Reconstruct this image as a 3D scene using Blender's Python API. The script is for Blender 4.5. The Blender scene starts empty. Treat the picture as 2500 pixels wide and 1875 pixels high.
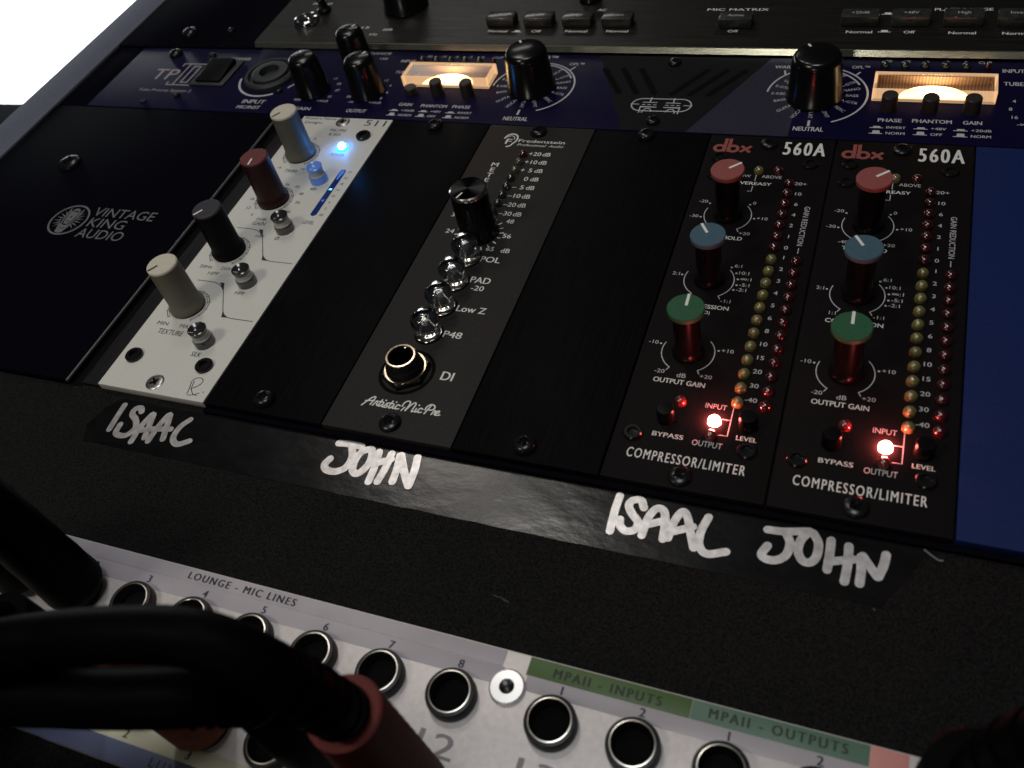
import bpy, bmesh, math, random
from mathutils import Vector, Matrix
random.seed(7)
S = 0.001                                   # everything below is written in millimetres
scn = bpy.context.scene
COL = scn.collection
pi = math.pi

# ------------------------------------------------------------------ camera
cam_d = bpy.data.cameras.new('camera'); cam = bpy.data.objects.new('camera', cam_d); COL.objects.link(cam)
cam_rot = Matrix(((0.928772, -0.140842, 0.342850), (0.324106, 0.757373, -0.566870), (-0.179826, 0.637613, 0.749074)))
cam.matrix_world = Matrix.Translation((0.203078, -0.110136, 0.175504)) @ cam_rot.to_4x4()
cam_d.sensor_width = 36; cam_d.lens = 31.67; cam_d.clip_start = 0.004; cam_d.clip_end = 20
cam_d.dof.use_dof = True; cam_d.dof.focus_distance = 0.262; cam_d.dof.aperture_fstop = 24
scn.camera = cam

# ------------------------------------------------------------------ world, lamps, exposure
w = bpy.data.worlds.new('World'); scn.world = w; w.use_nodes = True
w.node_tree.nodes['Background'].inputs[0].default_value = (0.55, 0.6, 0.8, 1)
w.node_tree.nodes['Background'].inputs[1].default_value = 0.012
scn.view_settings.view_transform = 'Standard'; scn.view_settings.look = 'None'
scn.view_settings.exposure = 0; scn.view_settings.gamma = 1; scn.view_settings.use_curve_mapping = False

def lamp(name, loc, target, power, color, sx, sy=None, spread=None):
    d = bpy.data.lights.new(name, 'AREA'); d.energy = power; d.color = color
    d.shape = 'RECTANGLE'; d.size = sx * S; d.size_y = (sy or sx) * S
    if spread: d.spread = spread
    o = bpy.data.objects.new(name, d); COL.objects.link(o)
    o.location = Vector(loc) * S
    o.rotation_euler = (Vector(target) - Vector(loc)).to_track_quat('-Z', 'Y').to_euler()
    return o
lamp('room_lamp', (-95, -200, 410), (70, 20, 0), 0.46, (1.0, 0.93, 0.80), 90)
lamp('overhead_fill', (150, -60, 1500), (60, 20, 0), 5.2, (0.95, 0.97, 1.0), 420)  # unseen soft fill, added to lift the shadows of the knobs
lamp('ceiling_lamp', (-480, 765, 1150), (130, 0, 0), 1.1, (1.0, 0.93, 0.86), 230, 120)
lamp('second_ceiling_lamp', (-330, 620, 1450), (130, 0, 0), 1.7, (1.0, 0.95, 0.88), 50, 50)
lamp('desk_lamp', (60, -970, 330), (150, 150, 0), 0.5, (1.0, 0.95, 0.80), 130, 60)
lamp('far_ceiling_lamp', (-370, 1057, 506), (70, 180, 0), 0.32, (0.95, 0.94, 0.92), 300, 110)

# ------------------------------------------------------------------ materials
def lens(m, scale=0.0012):
    b = m.node_tree.nodes['Principled BSDF']; b.inputs['Subsurface Weight'].default_value = 0.6
    b.inputs['Subsurface Radius'].default_value = (1.0, 0.5, 0.4); b.inputs['Subsurface Scale'].default_value = scale; return m
def principled(name, color, rough=0.5, metal=0.0, spec=0.5, coat=0.0, emit=None, estr=0.0, trans=0.0, ior=1.45):
    m = bpy.data.materials.new(name); m.use_nodes = True
    b = m.node_tree.nodes['Principled BSDF']
    b.inputs['Base Color'].default_value = (*color, 1); b.inputs['Roughness'].default_value = rough
    b.inputs['Metallic'].default_value = metal; b.inputs['Specular IOR Level'].default_value = spec
    b.inputs['Coat Weight'].default_value = coat; b.inputs['Coat Roughness'].default_value = 0.05
    b.inputs['IOR'].default_value = ior; b.inputs['Transmission Weight'].default_value = trans
    if emit: b.inputs['Emission Color'].default_value = (*emit, 1); b.inputs['Emission Strength'].default_value = estr
    return m
def grain(m, scale=(900, 900, 900), lo=0.8, hi=1.2, bump=0.0, rough_var=0.0, detail=3, bump_dist=0.0001):
    """procedural wear: noise in object space that varies colour, roughness and height a little"""
    nt = m.node_tree; n = nt.nodes; b = n['Principled BSDF']
    tc = n.new('ShaderNodeTexCoord'); mp = n.new('ShaderNodeMapping'); mp.inputs['Scale'].default_value = scale
    no = n.new('ShaderNodeTexNoise'); no.inputs['Scale'].default_value = 1; no.inputs['Detail'].default_value = detail
    nt.links.new(tc.outputs['Object'], mp.inputs[0]); nt.links.new(mp.outputs[0], no.inputs['Vector'])
    r = n.new('ShaderNodeMapRange'); r.inputs['From Min'].default_value = 0.3; r.inputs['From Max'].default_value = 0.7
    r.inputs['To Min'].default_value = lo; r.inputs['To Max'].default_value = hi
    nt.links.new(no.outputs[0], r.inputs['Value'])
    mx = n.new('ShaderNodeMix'); mx.data_type = 'RGBA'; mx.blend_type = 'MULTIPLY'; mx.inputs['Factor'].default_value = 1
    mx.inputs['A'].default_value = b.inputs['Base Color'].default_value
    nt.links.new(r.outputs[0], mx.inputs['B']); nt.links.new(mx.outputs['Result'], b.inputs['Base Color'])
    if bump:
        bp = n.new('ShaderNodeBump'); bp.inputs['Strength'].default_value = bump; bp.inputs['Distance'].default_value = bump_dist
        nt.links.new(no.outputs[0], bp.inputs['Height']); nt.links.new(bp.outputs[0], b.inputs['Normal'])
    if rough_var:
        r2 = n.new('ShaderNodeMapRange'); base = b.inputs['Roughness'].default_value
        r2.inputs['To Min'].default_value = max(0.02, base - rough_var); r2.inputs['To Max'].default_value = min(1, base + rough_var)
        no2 = n.new('ShaderNodeTexNoise'); no2.inputs['Scale'].default_value = 60; no2.inputs['Detail'].default_value = 6
        nt.links.new(tc.outputs['Object'], no2.inputs['Vector'])
        nt.links.new(no2.outputs[0], r2.inputs['Value']); nt.links.new(r2.outputs[0], b.inputs['Roughness'])
    return m

M = {}
M['deck'] = grain(principled('deck_paint', (0.0090, 0.0089, 0.0087), 0.8, spec=0.06), (2100,)*3, 0.3, 1.95, bump=0.8, detail=4, bump_dist=0.0004)
M['anod'] = grain(principled('black_anodised', (0.004, 0.004, 0.005), 0.5, spec=0.03), (1800, 30, 30), 0.7, 1.3, bump=0.05, rough_var=0.08)
M['anod_blank'] = grain(principled('black_blank_paint', (0.004, 0.004, 0.005), 0.45, spec=0.02), (2500, 60, 60), 0.7, 1.3, bump=0.08, rough_var=0.08)
M['anod_c'] = grain(principled('black_compressor_paint', (0.0085, 0.0072, 0.0073), 0.45, spec=0.03), (3000, 90, 90), 0.9, 1.1, bump=0.02, rough_var=0.05)
M['graphite'] = grain(principled('graphite_paint', (0.026, 0.0235, 0.022), 0.55, spec=0.12), (1400,)*3, 0.85, 1.15, bump=0.12, rough_var=0.06)
M['white'] = grain(principled('white_paint', (0.66, 0.65, 0.60), 0.5, spec=0.4), (1200,)*3, 0.96, 1.03, bump=0.05, rough_var=0.05)
M['blue'] = grain(principled('navy_paint', (0.0055, 0.0042, 0.026), 0.36, spec=0.06), (900,)*3, 0.85, 1.15, bump=0.06, rough_var=0.06)
M['bluepanel'] = grain(principled('blue_module_paint', (0.008, 0.019, 0.090), 0.55, spec=0.1), (1000,)*3, 0.9, 1.1, bump=0.1, rough_var=0.05)
M['charcoal'] = grain(principled('charcoal_plate', (0.013, 0.0128, 0.0132), 0.4, spec=0.02), (900,)*3, 0.85, 1.15, bump=0.06, rough_var=0.06)
M['slate'] = grain(principled('slate_paint', (0.031, 0.029, 0.045), 0.36, spec=0.12), (900,)*3, 0.85, 1.15, bump=0.06, rough_var=0.06)
M['brushed'] = grain(principled('brushed_black_metal', (0.041, 0.039, 0.035), 0.36, metal=0.8, spec=0.4), (40, 4200, 400), 0.35, 1.7, bump=0.35, detail=5, bump_dist=0.0002)
M['ear'] = grain(principled('rack_ear_paint', (0.0028, 0.003, 0.0055), 0.5, spec=0.006), (800,)*3, 0.8, 1.2, bump=0.08)
M['bay'] = grain(principled('bay_metal', (0.016, 0.015, 0.016), 0.42, spec=0.12), (1500, 100, 100), 0.7, 1.3)
M['rolled'] = principled('rolled_edge_metal', (0.10, 0.10, 0.10), 0.38, metal=0.7)
M['dark'] = principled('void_black', (0.002, 0.002, 0.002), 0.8, spec=0.1)
M['ink_white'] = principled('white_ink', (0.72, 0.72, 0.68), 0.6)
M['ink_soft'] = principled('soft_white_ink', (0.50, 0.49, 0.50), 0.6)
M['ink_bright'] = principled('bright_white_ink', (0.80, 0.79, 0.76), 0.6)
M['scuff'] = principled('worn_paint', (0.055, 0.055, 0.052), 0.7)
M['ink_dim'] = principled('dim_grey_ink', (0.13, 0.13, 0.14), 0.6)
M['ink_black'] = principled('black_ink', (0.02, 0.02, 0.03), 0.6)
M['ink_green'] = principled('dark_green_ink', (0.022, 0.035, 0.022), 0.6)
M['ink_grey'] = principled('grey_ink', (0.33, 0.30, 0.31), 0.6)
M['ink_red'] = principled('red_ink', (0.29, 0.068, 0.056), 0.6)
M['marker'] = grain(principled('silver_white_marker', (0.84, 0.81, 0.80), 0.36, metal=0.8, spec=0.6), (500,)*3, 0.72, 1.1, bump=0.3, rough_var=0.1)
M['tape'] = grain(principled('black_tape', (0.005, 0.005, 0.0055), 0.21, spec=0.5), (140, 260, 140), 0.6, 1.4, bump=0.22, rough_var=0.04, detail=8, bump_dist=0.0004)
M['knob_black'] = principled('black_knob_plastic', (0.004, 0.004, 0.004), 0.22, spec=0.5)
M['knob_matte'] = grain(principled('matte_black_knob_plastic', (0.004, 0.0035, 0.0035), 0.3, spec=0.18), (900,)*3, 0.9, 1.1)
M['knob_satin'] = grain(principled('satin_black_plastic', (0.004, 0.004, 0.0055), 0.5, spec=0.10), (900,)*3, 0.9, 1.1, bump=0.03)
M['knob_grey'] = grain(principled('grey_knob_plastic', (0.13, 0.125, 0.10), 0.5, spec=0.4), (900,)*3, 0.94, 1.05, bump=0.03)
M['knob_cream'] = grain(principled('cream_knob_cap', (0.60, 0.56, 0.46), 0.5, spec=0.4), (900,)*3, 0.95, 1.05)
M['knob_ivory'] = grain(principled('ivory_knob_plastic', (0.15, 0.145, 0.11), 0.5, spec=0.4), (900,)*3, 0.95, 1.05)
M['knob_maroon'] = grain(principled('maroon_knob_plastic', (0.022, 0.0035, 0.0035), 0.45, spec=0.4), (900,)*3, 0.9, 1.1)
M['cap_maroon'] = grain(principled('maroon_knob_cap', (0.14, 0.033, 0.035), 0.5, spec=0.4), (900,)*3, 0.92, 1.08)
M['cap_dark'] = grain(principled('charcoal_knob_cap', (0.036, 0.034, 0.044), 0.5, spec=0.4), (900,)*3, 0.92, 1.08)
M['cap_red'] = grain(principled('red_knob_cap', (0.28, 0.075, 0.067), 0.55, spec=0.35), (900,)*3, 0.93, 1.07, bump=0.05)
M['cap_blue'] = grain(principled('steel_blue_knob_cap', (0.055, 0.112, 0.155), 0.55, spec=0.35), (900,)*3, 0.93, 1.07, bump=0.05)
M['cap_green'] = grain(principled('green_knob_cap', (0.024, 0.098, 0.045), 0.55, spec=0.35), (900,)*3, 0.93, 1.07, bump=0.05)
M['line_white'] = principled('white_pointer', (0.80, 0.78, 0.74), 0.5)
M['line_black'] = principled('black_pointer', (0.01, 0.01, 0.01), 0.5)
M['led_red'] = principled('red_led_lens', (0.05, 0.005, 0.006), 0.10, spec=1.0, coat=1.0)
M['led_redb'] = principled('bright_red_led_lens', (0.15, 0.02, 0.02), 0.10, spec=1.0, coat=1.0)
M['led_yel'] = principled('olive_yellow_led_lens', (0.16, 0.145, 0.046), 0.10, spec=1.0, coat=1.0)
M['led_grn'] = principled('dark_green_led_lens', (0.012, 0.020, 0.014), 0.10, spec=1.0, coat=1.0)
M['led_olive'] = principled('dull_olive_led_lens', (0.07, 0.068, 0.036), 0.10, spec=1.0, coat=1.0)
for q in ('led_red', 'led_redb', 'led_yel', 'led_olive'): lens(M[q])
M['led_lit'] = principled('lit_red_led', (1, 0.5, 0.4), 0.3, emit=(1.0, 0.13, 0.11), estr=270)
M['led_blue'] = principled('lit_blue_led', (0.6, 0.9, 1), 0.3, emit=(0.035, 0.28, 1.0), estr=62)
M['led_halo'] = principled('blue_led_halo', (0.1, 0.5, 0.7), 0.3, emit=(0.02, 0.85, 0.85), estr=1.1)
M['clear'] = principled('clear_acrylic', (0.92, 0.94, 0.96), 0.06, spec=0.5, trans=1.0, ior=1.58)
M['clear_grey'] = principled('translucent_grey_plastic', (0.07, 0.07, 0.067), 0.2, spec=0.6, coat=0.5)
M['clear_white'] = principled('frosted_white_plastic', (0.50, 0.49, 0.46), 0.35, spec=0.5)
M['smoke'] = principled('smoked_button_top', (0.02, 0.02, 0.02), 0.18, spec=0.6, coat=0.6)
M['lit_blue'] = principled('blue_lit_plastic', (0.10, 0.20, 0.50), 0.2, coat=0.5, emit=(0.10, 0.28, 0.9), estr=0.14)
M['slot_blue'] = principled('blue_lit_window', (0.01, 0.02, 0.08), 0.12, coat=0.6, emit=(0.015, 0.05, 0.28), estr=0.16)
M['slot_glow'] = principled('blue_glow', (0.05, 0.1, 0.4), 0.3, emit=(0.06, 0.2, 0.95), estr=0.45)
M['slot_led'] = principled('lit_cyan_segment', (0.2, 0.8, 1), 0.3, emit=(0.1, 0.75, 1.0), estr=1.7)
M['screw_black'] = grain(principled('black_oxide_screw', (0.02, 0.02, 0.021), 0.24, metal=0.6, spec=0.6), (900,)*3, 0.8, 1.2, bump=0.05)
M['screw_steel'] = grain(principled('steel_screw', (0.42, 0.41, 0.39), 0.32, metal=0.9), (900,)*3, 0.7, 1.2, bump=0.1)
M['nickel'] = principled('nickel', (0.86, 0.83, 0.76), 0.16, metal=1.0)
M['bright_washer'] = principled('bright_steel_washer', (0.98, 0.98, 0.98), 0.38, metal=0.75)
M['edge_metal'] = grain(principled('cut_metal_edge', (0.50, 0.50, 0.42), 0.24, metal=0.9), (300, 3000, 3000), 0.8, 1.2)
M['brass'] = principled('gold_plated_ring', (0.85, 0.70, 0.52), 0.25, metal=1.0)
M['nut'] = principled('dark_nickel', (0.10, 0.085, 0.06), 0.3, metal=1.0)
M['bushing'] = principled('black_bushing', (0.008, 0.008, 0.008), 0.3, spec=0.5)
M['patch'] = grain(principled('silver_panel_paint', (0.67, 0.63, 0.615), 0.42, metal=0.3, spec=0.4), (700,)*3, 0.92, 1.06, bump=0.08, rough_var=0.04, detail=5)
M['lab_lilac'] = grain(principled('lilac_paper', (0.43, 0.40, 0.43), 0.38, spec=0.4), (60, 60, 60), 0.92, 1.08, rough_var=0.08)
M['lab_green'] = grain(principled('leaf_green_paper', (0.08, 0.145, 0.046), 0.42, spec=0.35), (60, 60, 60), 0.92, 1.08)
M['lab_teal'] = grain(principled('grey_green_paper', (0.10, 0.18, 0.13), 0.42, spec=0.35), (60, 60, 60), 0.92, 1.08)
M['lab_salmon'] = grain(principled('salmon_paper', (0.58, 0.26, 0.23), 0.42, spec=0.35), (60, 60, 60), 0.92, 1.08)
M['lab_cream'] = grain(principled('cream_paper', (0.58, 0.57, 0.42), 0.42, spec=0.35), (60, 60, 60), 0.92, 1.08)
M['lab_blue'] = grain(principled('slate_blue_paper', (0.12, 0.14, 0.24), 0.42, spec=0.35), (60, 60, 60), 0.92, 1.08)
M['jack'] = principled('black_jack_plastic', (0.007, 0.007, 0.007), 0.4, spec=0.4)
M['cable'] = grain(principled('black_cable_rubber', (0.0011, 0.0011, 0.0016), 0.5, spec=0.025), (300,)*3, 0.8, 1.2, bump=0.05)
M['plug_black'] = grain(principled('black_plug_barrel', (0.0018, 0.0018, 0.002), 0.5, spec=0.035), (500,)*3, 0.8, 1.2, bump=0.08)
M['plug_red'] = grain(principled('dark_red_plug_barrel', (0.045, 0.006, 0.005), 0.6, spec=0.1), (400,)*3, 0.85, 1.15, bump=0.1)
M['plug_redface'] = grain(principled('red_plug_rim', (0.19, 0.05, 0.045), 0.65, spec=0.1), (400,)*3, 0.9, 1.1)
M['plug_brown'] = grain(principled('red_brown_plug_barrel', (0.17, 0.058, 0.036), 0.6, spec=0.1), (400,)*3, 0.85, 1.15, bump=0.1)
M['side'] = grain(principled('grey_side_panel', (0.115, 0.124, 0.165), 0.6, spec=0.3), (700,)*3, 0.92, 1.08, bump=0.05)
M['screen'] = principled('lit_screen', (1, 1, 1), 0.4, emit=(0.93, 0.98, 1.0), estr=3.2)
M['bezel'] = principled('monitor_bezel_plastic', (0.04, 0.045, 0.06), 0.5)
M['meter_base'] = principled('meter_base_plastic', (0.05, 0.03, 0.02), 0.5)
M['dial_glow'] = principled('dial_light_pool', (1, 0.8, 0.5), 0.3, emit=(1.0, 0.76, 0.40), estr=6.0)
M['meter_core'] = principled('meter_lamp_filament', (1, 0.9, 0.7), 0.3, emit=(1.0, 0.80, 0.46), estr=22)
M['button_dark'] = grain(principled('brown_black_button', (0.03, 0.024, 0.022), 0.45, spec=0.4), (900,)*3, 0.9, 1.1)
M['keycap'] = grain(principled('smoked_keycap', (0.028, 0.029, 0.026), 0.28, spec=0.6, coat=0.4), (500,)*3, 0.6, 1.4, rough_var=0.1)
M['ferrule'] = principled('satin_nickel_ferrule', (0.92, 0.88, 0.80), 0.30, metal=1.0)
M['cone'] = principled('dark_polished_cone', (0.35, 0.34, 0.33), 0.18, metal=1.0)
M['chrome'] = principled('chrome', (0.8, 0.8, 0.8), 0.1, metal=1.0)
M['combo'] = grain(principled('socket_plastic', (0.028, 0.03, 0.034), 0.5, spec=0.4), (900,)*3, 0.9, 1.1)

def striped_card():
    m = principled('ribbed_meter_card', (0.42, 0.27, 0.18), 0.4, spec=0.3)
    nt = m.node_tree; n = nt.nodes; b = n['Principled BSDF']
    tc = n.new('ShaderNodeTexCoord'); wv = n.new('ShaderNodeTexWave'); wv.bands_direction = 'X'
    wv.inputs['Scale'].default_value = 330; wv.inputs['Distortion'].default_value = 0
    cr = n.new('ShaderNodeMapRange'); cr.inputs['To Min'].default_value = 0.55; cr.inputs['To Max'].default_value = 1.15
    mx = n.new('ShaderNodeMix'); mx.data_type = 'RGBA'; mx.blend_type = 'MULTIPLY'; mx.inputs['Factor'].default_value = 1
    mx.inputs['A'].default_value = (0.42, 0.27, 0.18, 1)
    nt.links.new(tc.outputs['Object'], wv.inputs['Vector']); nt.links.new(wv.outputs['Fac'], cr.inputs['Value'])
    nt.links.new(cr.outputs[0], mx.inputs['B']); nt.links.new(mx.outputs['Result'], b.inputs['Base Color'])
    return m
M['card'] = striped_card()
def pane_material():
    m = bpy.data.materials.new('clear_acrylic_pane'); m.use_nodes = True; nt = m.node_tree
    for q in list(nt.nodes): nt.nodes.remove(q)
    out = nt.nodes.new('ShaderNodeOutputMaterial'); mix = nt.nodes.new('ShaderNodeMixShader')
    tr = nt.nodes.new('ShaderNodeBsdfTransparent'); gl = nt.nodes.new('ShaderNodeBsdfGlossy'); fr = nt.nodes.new('ShaderNodeFresnel')
    tr.inputs[0].default_value = (0.95, 0.9, 0.85, 1); gl.inputs['Roughness'].default_value = 0.08
    mix.inputs[0].default_value = 0.06; nt.links.new(tr.outputs[0], mix.inputs[1]); nt.links.new(gl.outputs[0], mix.inputs[2])
    nt.links.new(mix.outputs[0], out.inputs[0]); return m
M['pane'] = pane_material()
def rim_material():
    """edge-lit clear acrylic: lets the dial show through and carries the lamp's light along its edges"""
    m = bpy.data.materials.new('glowing_acrylic'); m.use_nodes = True; nt = m.node_tree
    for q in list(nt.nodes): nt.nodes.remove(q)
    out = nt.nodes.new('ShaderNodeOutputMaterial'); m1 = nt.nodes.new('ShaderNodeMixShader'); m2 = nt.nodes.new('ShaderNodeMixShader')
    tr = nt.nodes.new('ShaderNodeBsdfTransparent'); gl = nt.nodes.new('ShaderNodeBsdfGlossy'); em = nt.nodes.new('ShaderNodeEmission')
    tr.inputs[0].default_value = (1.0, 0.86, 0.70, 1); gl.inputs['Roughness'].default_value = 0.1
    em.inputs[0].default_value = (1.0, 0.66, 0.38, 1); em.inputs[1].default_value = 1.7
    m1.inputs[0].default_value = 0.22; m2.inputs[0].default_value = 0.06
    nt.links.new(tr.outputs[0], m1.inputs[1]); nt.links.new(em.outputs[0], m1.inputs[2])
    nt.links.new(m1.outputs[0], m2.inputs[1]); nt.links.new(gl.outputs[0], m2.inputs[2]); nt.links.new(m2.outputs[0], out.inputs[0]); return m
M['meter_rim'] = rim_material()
def turned_metal():
    m = principled('turned_black_aluminium', (0.016, 0.016, 0.016), 0.26, metal=1.0)
    b = m.node_tree.nodes['Principled BSDF']; b.inputs['Anisotropic'].default_value = 0.95
    t = m.node_tree.nodes.new('ShaderNodeTangent'); t.direction_type = 'RADIAL'; t.axis = 'Z'
    m.node_tree.links.new(t.outputs[0], b.inputs['Tangent']); return m
M['turned'] = turned_metal()

# ------------------------------------------------------------------ object helpers
def link(name, bm, mat, parent=None, smooth=None):
    me = bpy.data.meshes.new(name)
    bmesh.ops.recalc_face_normals(bm, faces=bm.faces) if smooth is not None else None
    bm.to_mesh(me); bm.free()
    if smooth:
        me.polygons.foreach_set('use_smooth', [True] * len(me.polygons))
        me.set_sharp_from_angle(angle=math.radians(smooth))
    o = bpy.data.objects.new(name, me); COL.objects.link(o)
    for q in (mat if isinstance(mat, (list, tuple)) else [mat]): me.materials.append(M[q])
    if parent: o.parent = parent
    return o
def tag(o, label, cat, group=None):
    o['label'] = label; o['category'] = cat
    if group: o['group'] = group
    return o
def thing(name, label, cat, loc=(0, 0, 0), group=None):
    o = bpy.data.objects.new(name, None); COL.objects.link(o); o.location = Vector(loc) * S; o.empty_display_size = 0.01
    return tag(o, label, cat, group)
def copy_tree(o, parent=None):
    c = o.copy(); COL.objects.link(c)
    if parent: c.parent = parent
    for ch in list(o.children): copy_tree(ch, c)
    return c
def box(bm, x0, x1, y0, y1, z0, z1, bev=0.0):
    t = bmesh.new(); bmesh.ops.create_cube(t, size=1)
    for v in t.verts:
        v.co = Vector(((x0 if v.co.x < 0 else x1), (y0 if v.co.y < 0 else y1), (z0 if v.co.z < 0 else z1))) * S
    if bev: bmesh.ops.bevel(t, geom=t.edges[:], offset=bev * S, segments=2, affect='EDGES', profile=0.6)
    me = bpy.data.meshes.new('t'); t.to_mesh(me); bm.from_mesh(me); bpy.data.meshes.remove(me); t.free()
def boxo(name, mat, parent, x0, x1, y0, y1, z0, z1, bev=0.0):
    bm = bmesh.new(); box(bm, x0, x1, y0, y1, z0, z1, bev)
    return link(name, bm, mat, parent, 35)
def lathe(bm, prof, cx=0, cy=0, z=0, seg=40, mats=None, sides=None, sx=1, sy=1):
    """revolve (radius, height) pairs; closes on the axis where a radius is 0"""
    seg = sides or seg; rings = []
    off = pi / 6 if sides else 0
    for r, h in prof:
        if r <= 1e-6: rings.append([bm.verts.new(Vector((cx, cy, z + h)) * S)])
        else: rings.append([bm.verts.new(Vector((cx + sx * r * math.cos(2*pi*k/seg + off), cy + sy * r * math.sin(2*pi*k/seg + off), z + h)) * S) for k in range(seg)])
    for i in range(len(rings) - 1):
        a, b = rings[i], rings[i+1]
        for k in range(seg):
            k2 = (k + 1) % seg
            if len(a) == 1 and len(b) == 1: continue
            if len(a) == 1: f = bm.faces.new((a[0], b[k2], b[k]))
            elif len(b) == 1: f = bm.faces.new((a[k], a[k2], b[0]))
            else: f = bm.faces.new((a[k], a[k2], b[k2], b[k]))
            if mats: f.material_index = mats[i]
def latho(name, mat, parent, prof, cx=0, cy=0, z=0, seg=40, mats=None, sides=None, smooth=40, sx=1, sy=1):
    bm = bmesh.new(); lathe(bm, prof, cx, cy, z, seg, mats, sides, sx, sy)
    return link(name, bm, mat, parent, smooth)
def smooth_path(pts, n=6):
    pts = [Vector(p) for p in pts]
    if len(pts) < 3: return pts
    P = [pts[0]*2 - pts[1]] + pts + [pts[-1]*2 - pts[-2]]; out = []
    for i in range(1, len(P) - 2):
        for k in range(n):
            t = k / n; a, b, c, d = P[i-1], P[i], P[i+1], P[i+2]
            out.append(0.5*((2*b) + (c-a)*t + (2*a-5*b+4*c-d)*t*t + (3*b-a-3*c+d)*t*t*t))
    out.append(pts[-1]); return out
def tube(bm, pts, rad, seg=20, n=6, caps=True):
    path = smooth_path(pts, n); m = len(path); rings = []; up = Vector((0.3, 0.2, 1)).normalized()
    for i, p in enumerate(path):
        t = (path[min(i+1, m-1)] - path[max(i-1, 0)]).normalized()
        a = (up - t * up.dot(t)); a = a.normalized() if a.length > 1e-4 else t.orthogonal().normalized(); b = t.cross(a); up = a
        r = rad(i / (m - 1)) if callable(rad) else rad
        rings.append([bm.verts.new((p + (a*math.cos(2*pi*k/seg) + b*math.sin(2*pi*k/seg)) * r) * S) for k in range(seg)])
    for i in range(m - 1):
        for k in range(seg): bm.faces.new((rings[i][k], rings[i][(k+1) % seg], rings[i+1][(k+1) % seg], rings[i+1][k]))
    if caps: bm.faces.new(rings[0][::-1]); bm.faces.new(rings[-1])
INK_LEVEL = [0]
def ribbon(bm, pts, width, z, closed=False, n=5, round_ends=True, smoothed=True):
    """a flat pen stroke with round ends lying on a surface"""
    p = [Vector((q[0], q[1], 0)) for q in pts]
    if smoothed and not closed: p = smooth_path(p, n)
    m = len(p); L, R = [], []
    hw = width / 2
    for i in range(m):
        a = p[(i-1) % m] if (closed or i > 0) else p[i]; b = p[(i+1) % m] if (closed or i < m-1) else p[i]
        t = (b - a); t = t.normalized() if t.length > 1e-9 else Vector((1, 0, 0)); nrm = Vector((-t.y, t.x, 0))
        if 0 < i < m-1 and not smoothed:
            d1 = (p[i]-p[i-1]).normalized(); c = max(0.35, abs(d1.dot(t))); q = hw / c
        else: q = hw
        L.append(p[i] + nrm*q); R.append(p[i] - nrm*q)
    rise = 0.0 if closed else 0.009                     # the end of a stroke lies over its start where they cross
    V = lambda v, h=0.0: bm.verts.new(Vector((v.x, v.y, z + h)) * S)
    l = [V(v, rise*i/m) for i, v in enumerate(L)]; r = [V(v, rise*i/m) for i, v in enumerate(R)]
    for i in range(m if closed else m - 1):
        j = (i + 1) % m
        bm.faces.new((r[i], r[j], l[j], l[i]))
    if round_ends and not closed:
        for (vl, vr, c, s) in ((l[0], r[0], p[0], 1), (r[-1], l[-1], p[-1], 2)):
            d = vl.co / S - c; a0 = math.atan2(d.y, d.x)
            arc = [V(c + Vector((math.cos(a0 + pi*k/6), math.sin(a0 + pi*k/6), 0)) * hw, rise*(m-1)/m if s > 1 else 0.0) for k in range(1, 6)]
            ring = [vl] + arc + [vr]
            bm.faces.new(ring)
def arc_pts(cx, cy, r, a0, a1, n=24):
    return [(cx + r*math.cos(math.radians(a0 + (a1-a0)*k/n)), cy + r*math.sin(math.radians(a0 + (a1-a0)*k/n))) for k in range(n+1)]
def disc(bm, cx, cy, r, z, n=14):
    bm.faces.new([bm.verts.new(Vector((cx + r*math.cos(2*pi*k/n), cy + r*math.sin(2*pi*k/n), z)) * S) for k in range(n)])
def poly(bm, pts, z): bm.faces.new([bm.verts.new(Vector((x, y, z)) * S) for x, y in pts])

GLYPHS = {}
def glyphs(s, bold, space):
    key = (s, bold, space)
    if key not in GLYPHS:
        c = bpy.data.curves.new('lettering', 'FONT'); c.body = s; c.offset = bold; c.resolution_u = 3; c.fill_mode = 'FRONT'; c.space_character = space
        o = bpy.data.objects.new('lettering', c); me = bpy.data.meshes.new_from_object(o)
        vs = [(v.co.x, v.co.y) for v in me.vertices]; fs = [tuple(p.vertices) for p in me.polygons]
        bpy.data.objects.remove(o); bpy.data.curves.remove(c); bpy.data.meshes.remove(me); GLYPHS[key] = (vs, fs)
    return GLYPHS[key]
def txt(bm, s, x, y, cap, w=None, al='l', rot=0, shear=0.0, bold=0.0, z=0.05, space=1.0, condense=1.0):
    """lettering with cap height CAP on the baseline Y; W fits the width; AL = l, c or r"""
    if bold:
        d = abs(bold) * cap * 0.8
        for i, q in enumerate((-d, d)): txt(bm, s, x + q*math.cos(math.radians(rot)), y + q*math.sin(math.radians(rot)), cap, w, al, rot, shear, 0.0, z + 0.006*i, space, condense)
        return
    vs, fs = glyphs(s, bold, space)
    k = cap / 0.682; x0 = min(v[0] for v in vs); x1 = max(v[0] for v in vs)
    kx = (w / (x1 - x0)) if w else k * condense
    ox = {'l': x0, 'c': (x0 + x1) / 2, 'r': x1}[al]; oy = 0.341 if al == 'c' and rot else 0
    ca, sa = math.cos(math.radians(rot)), math.sin(math.radians(rot)); out = []
    for vx, vy in vs:
        px = (vx - ox) * kx + (vy - oy) * k * shear; py = (vy - oy) * k
        out.append(bm.verts.new(Vector((x + px*ca - py*sa, y + px*sa + py*ca, z)) * S))
    for f in fs:
        try: bm.faces.new([out[i] for i in f])
        except ValueError: pass

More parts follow.
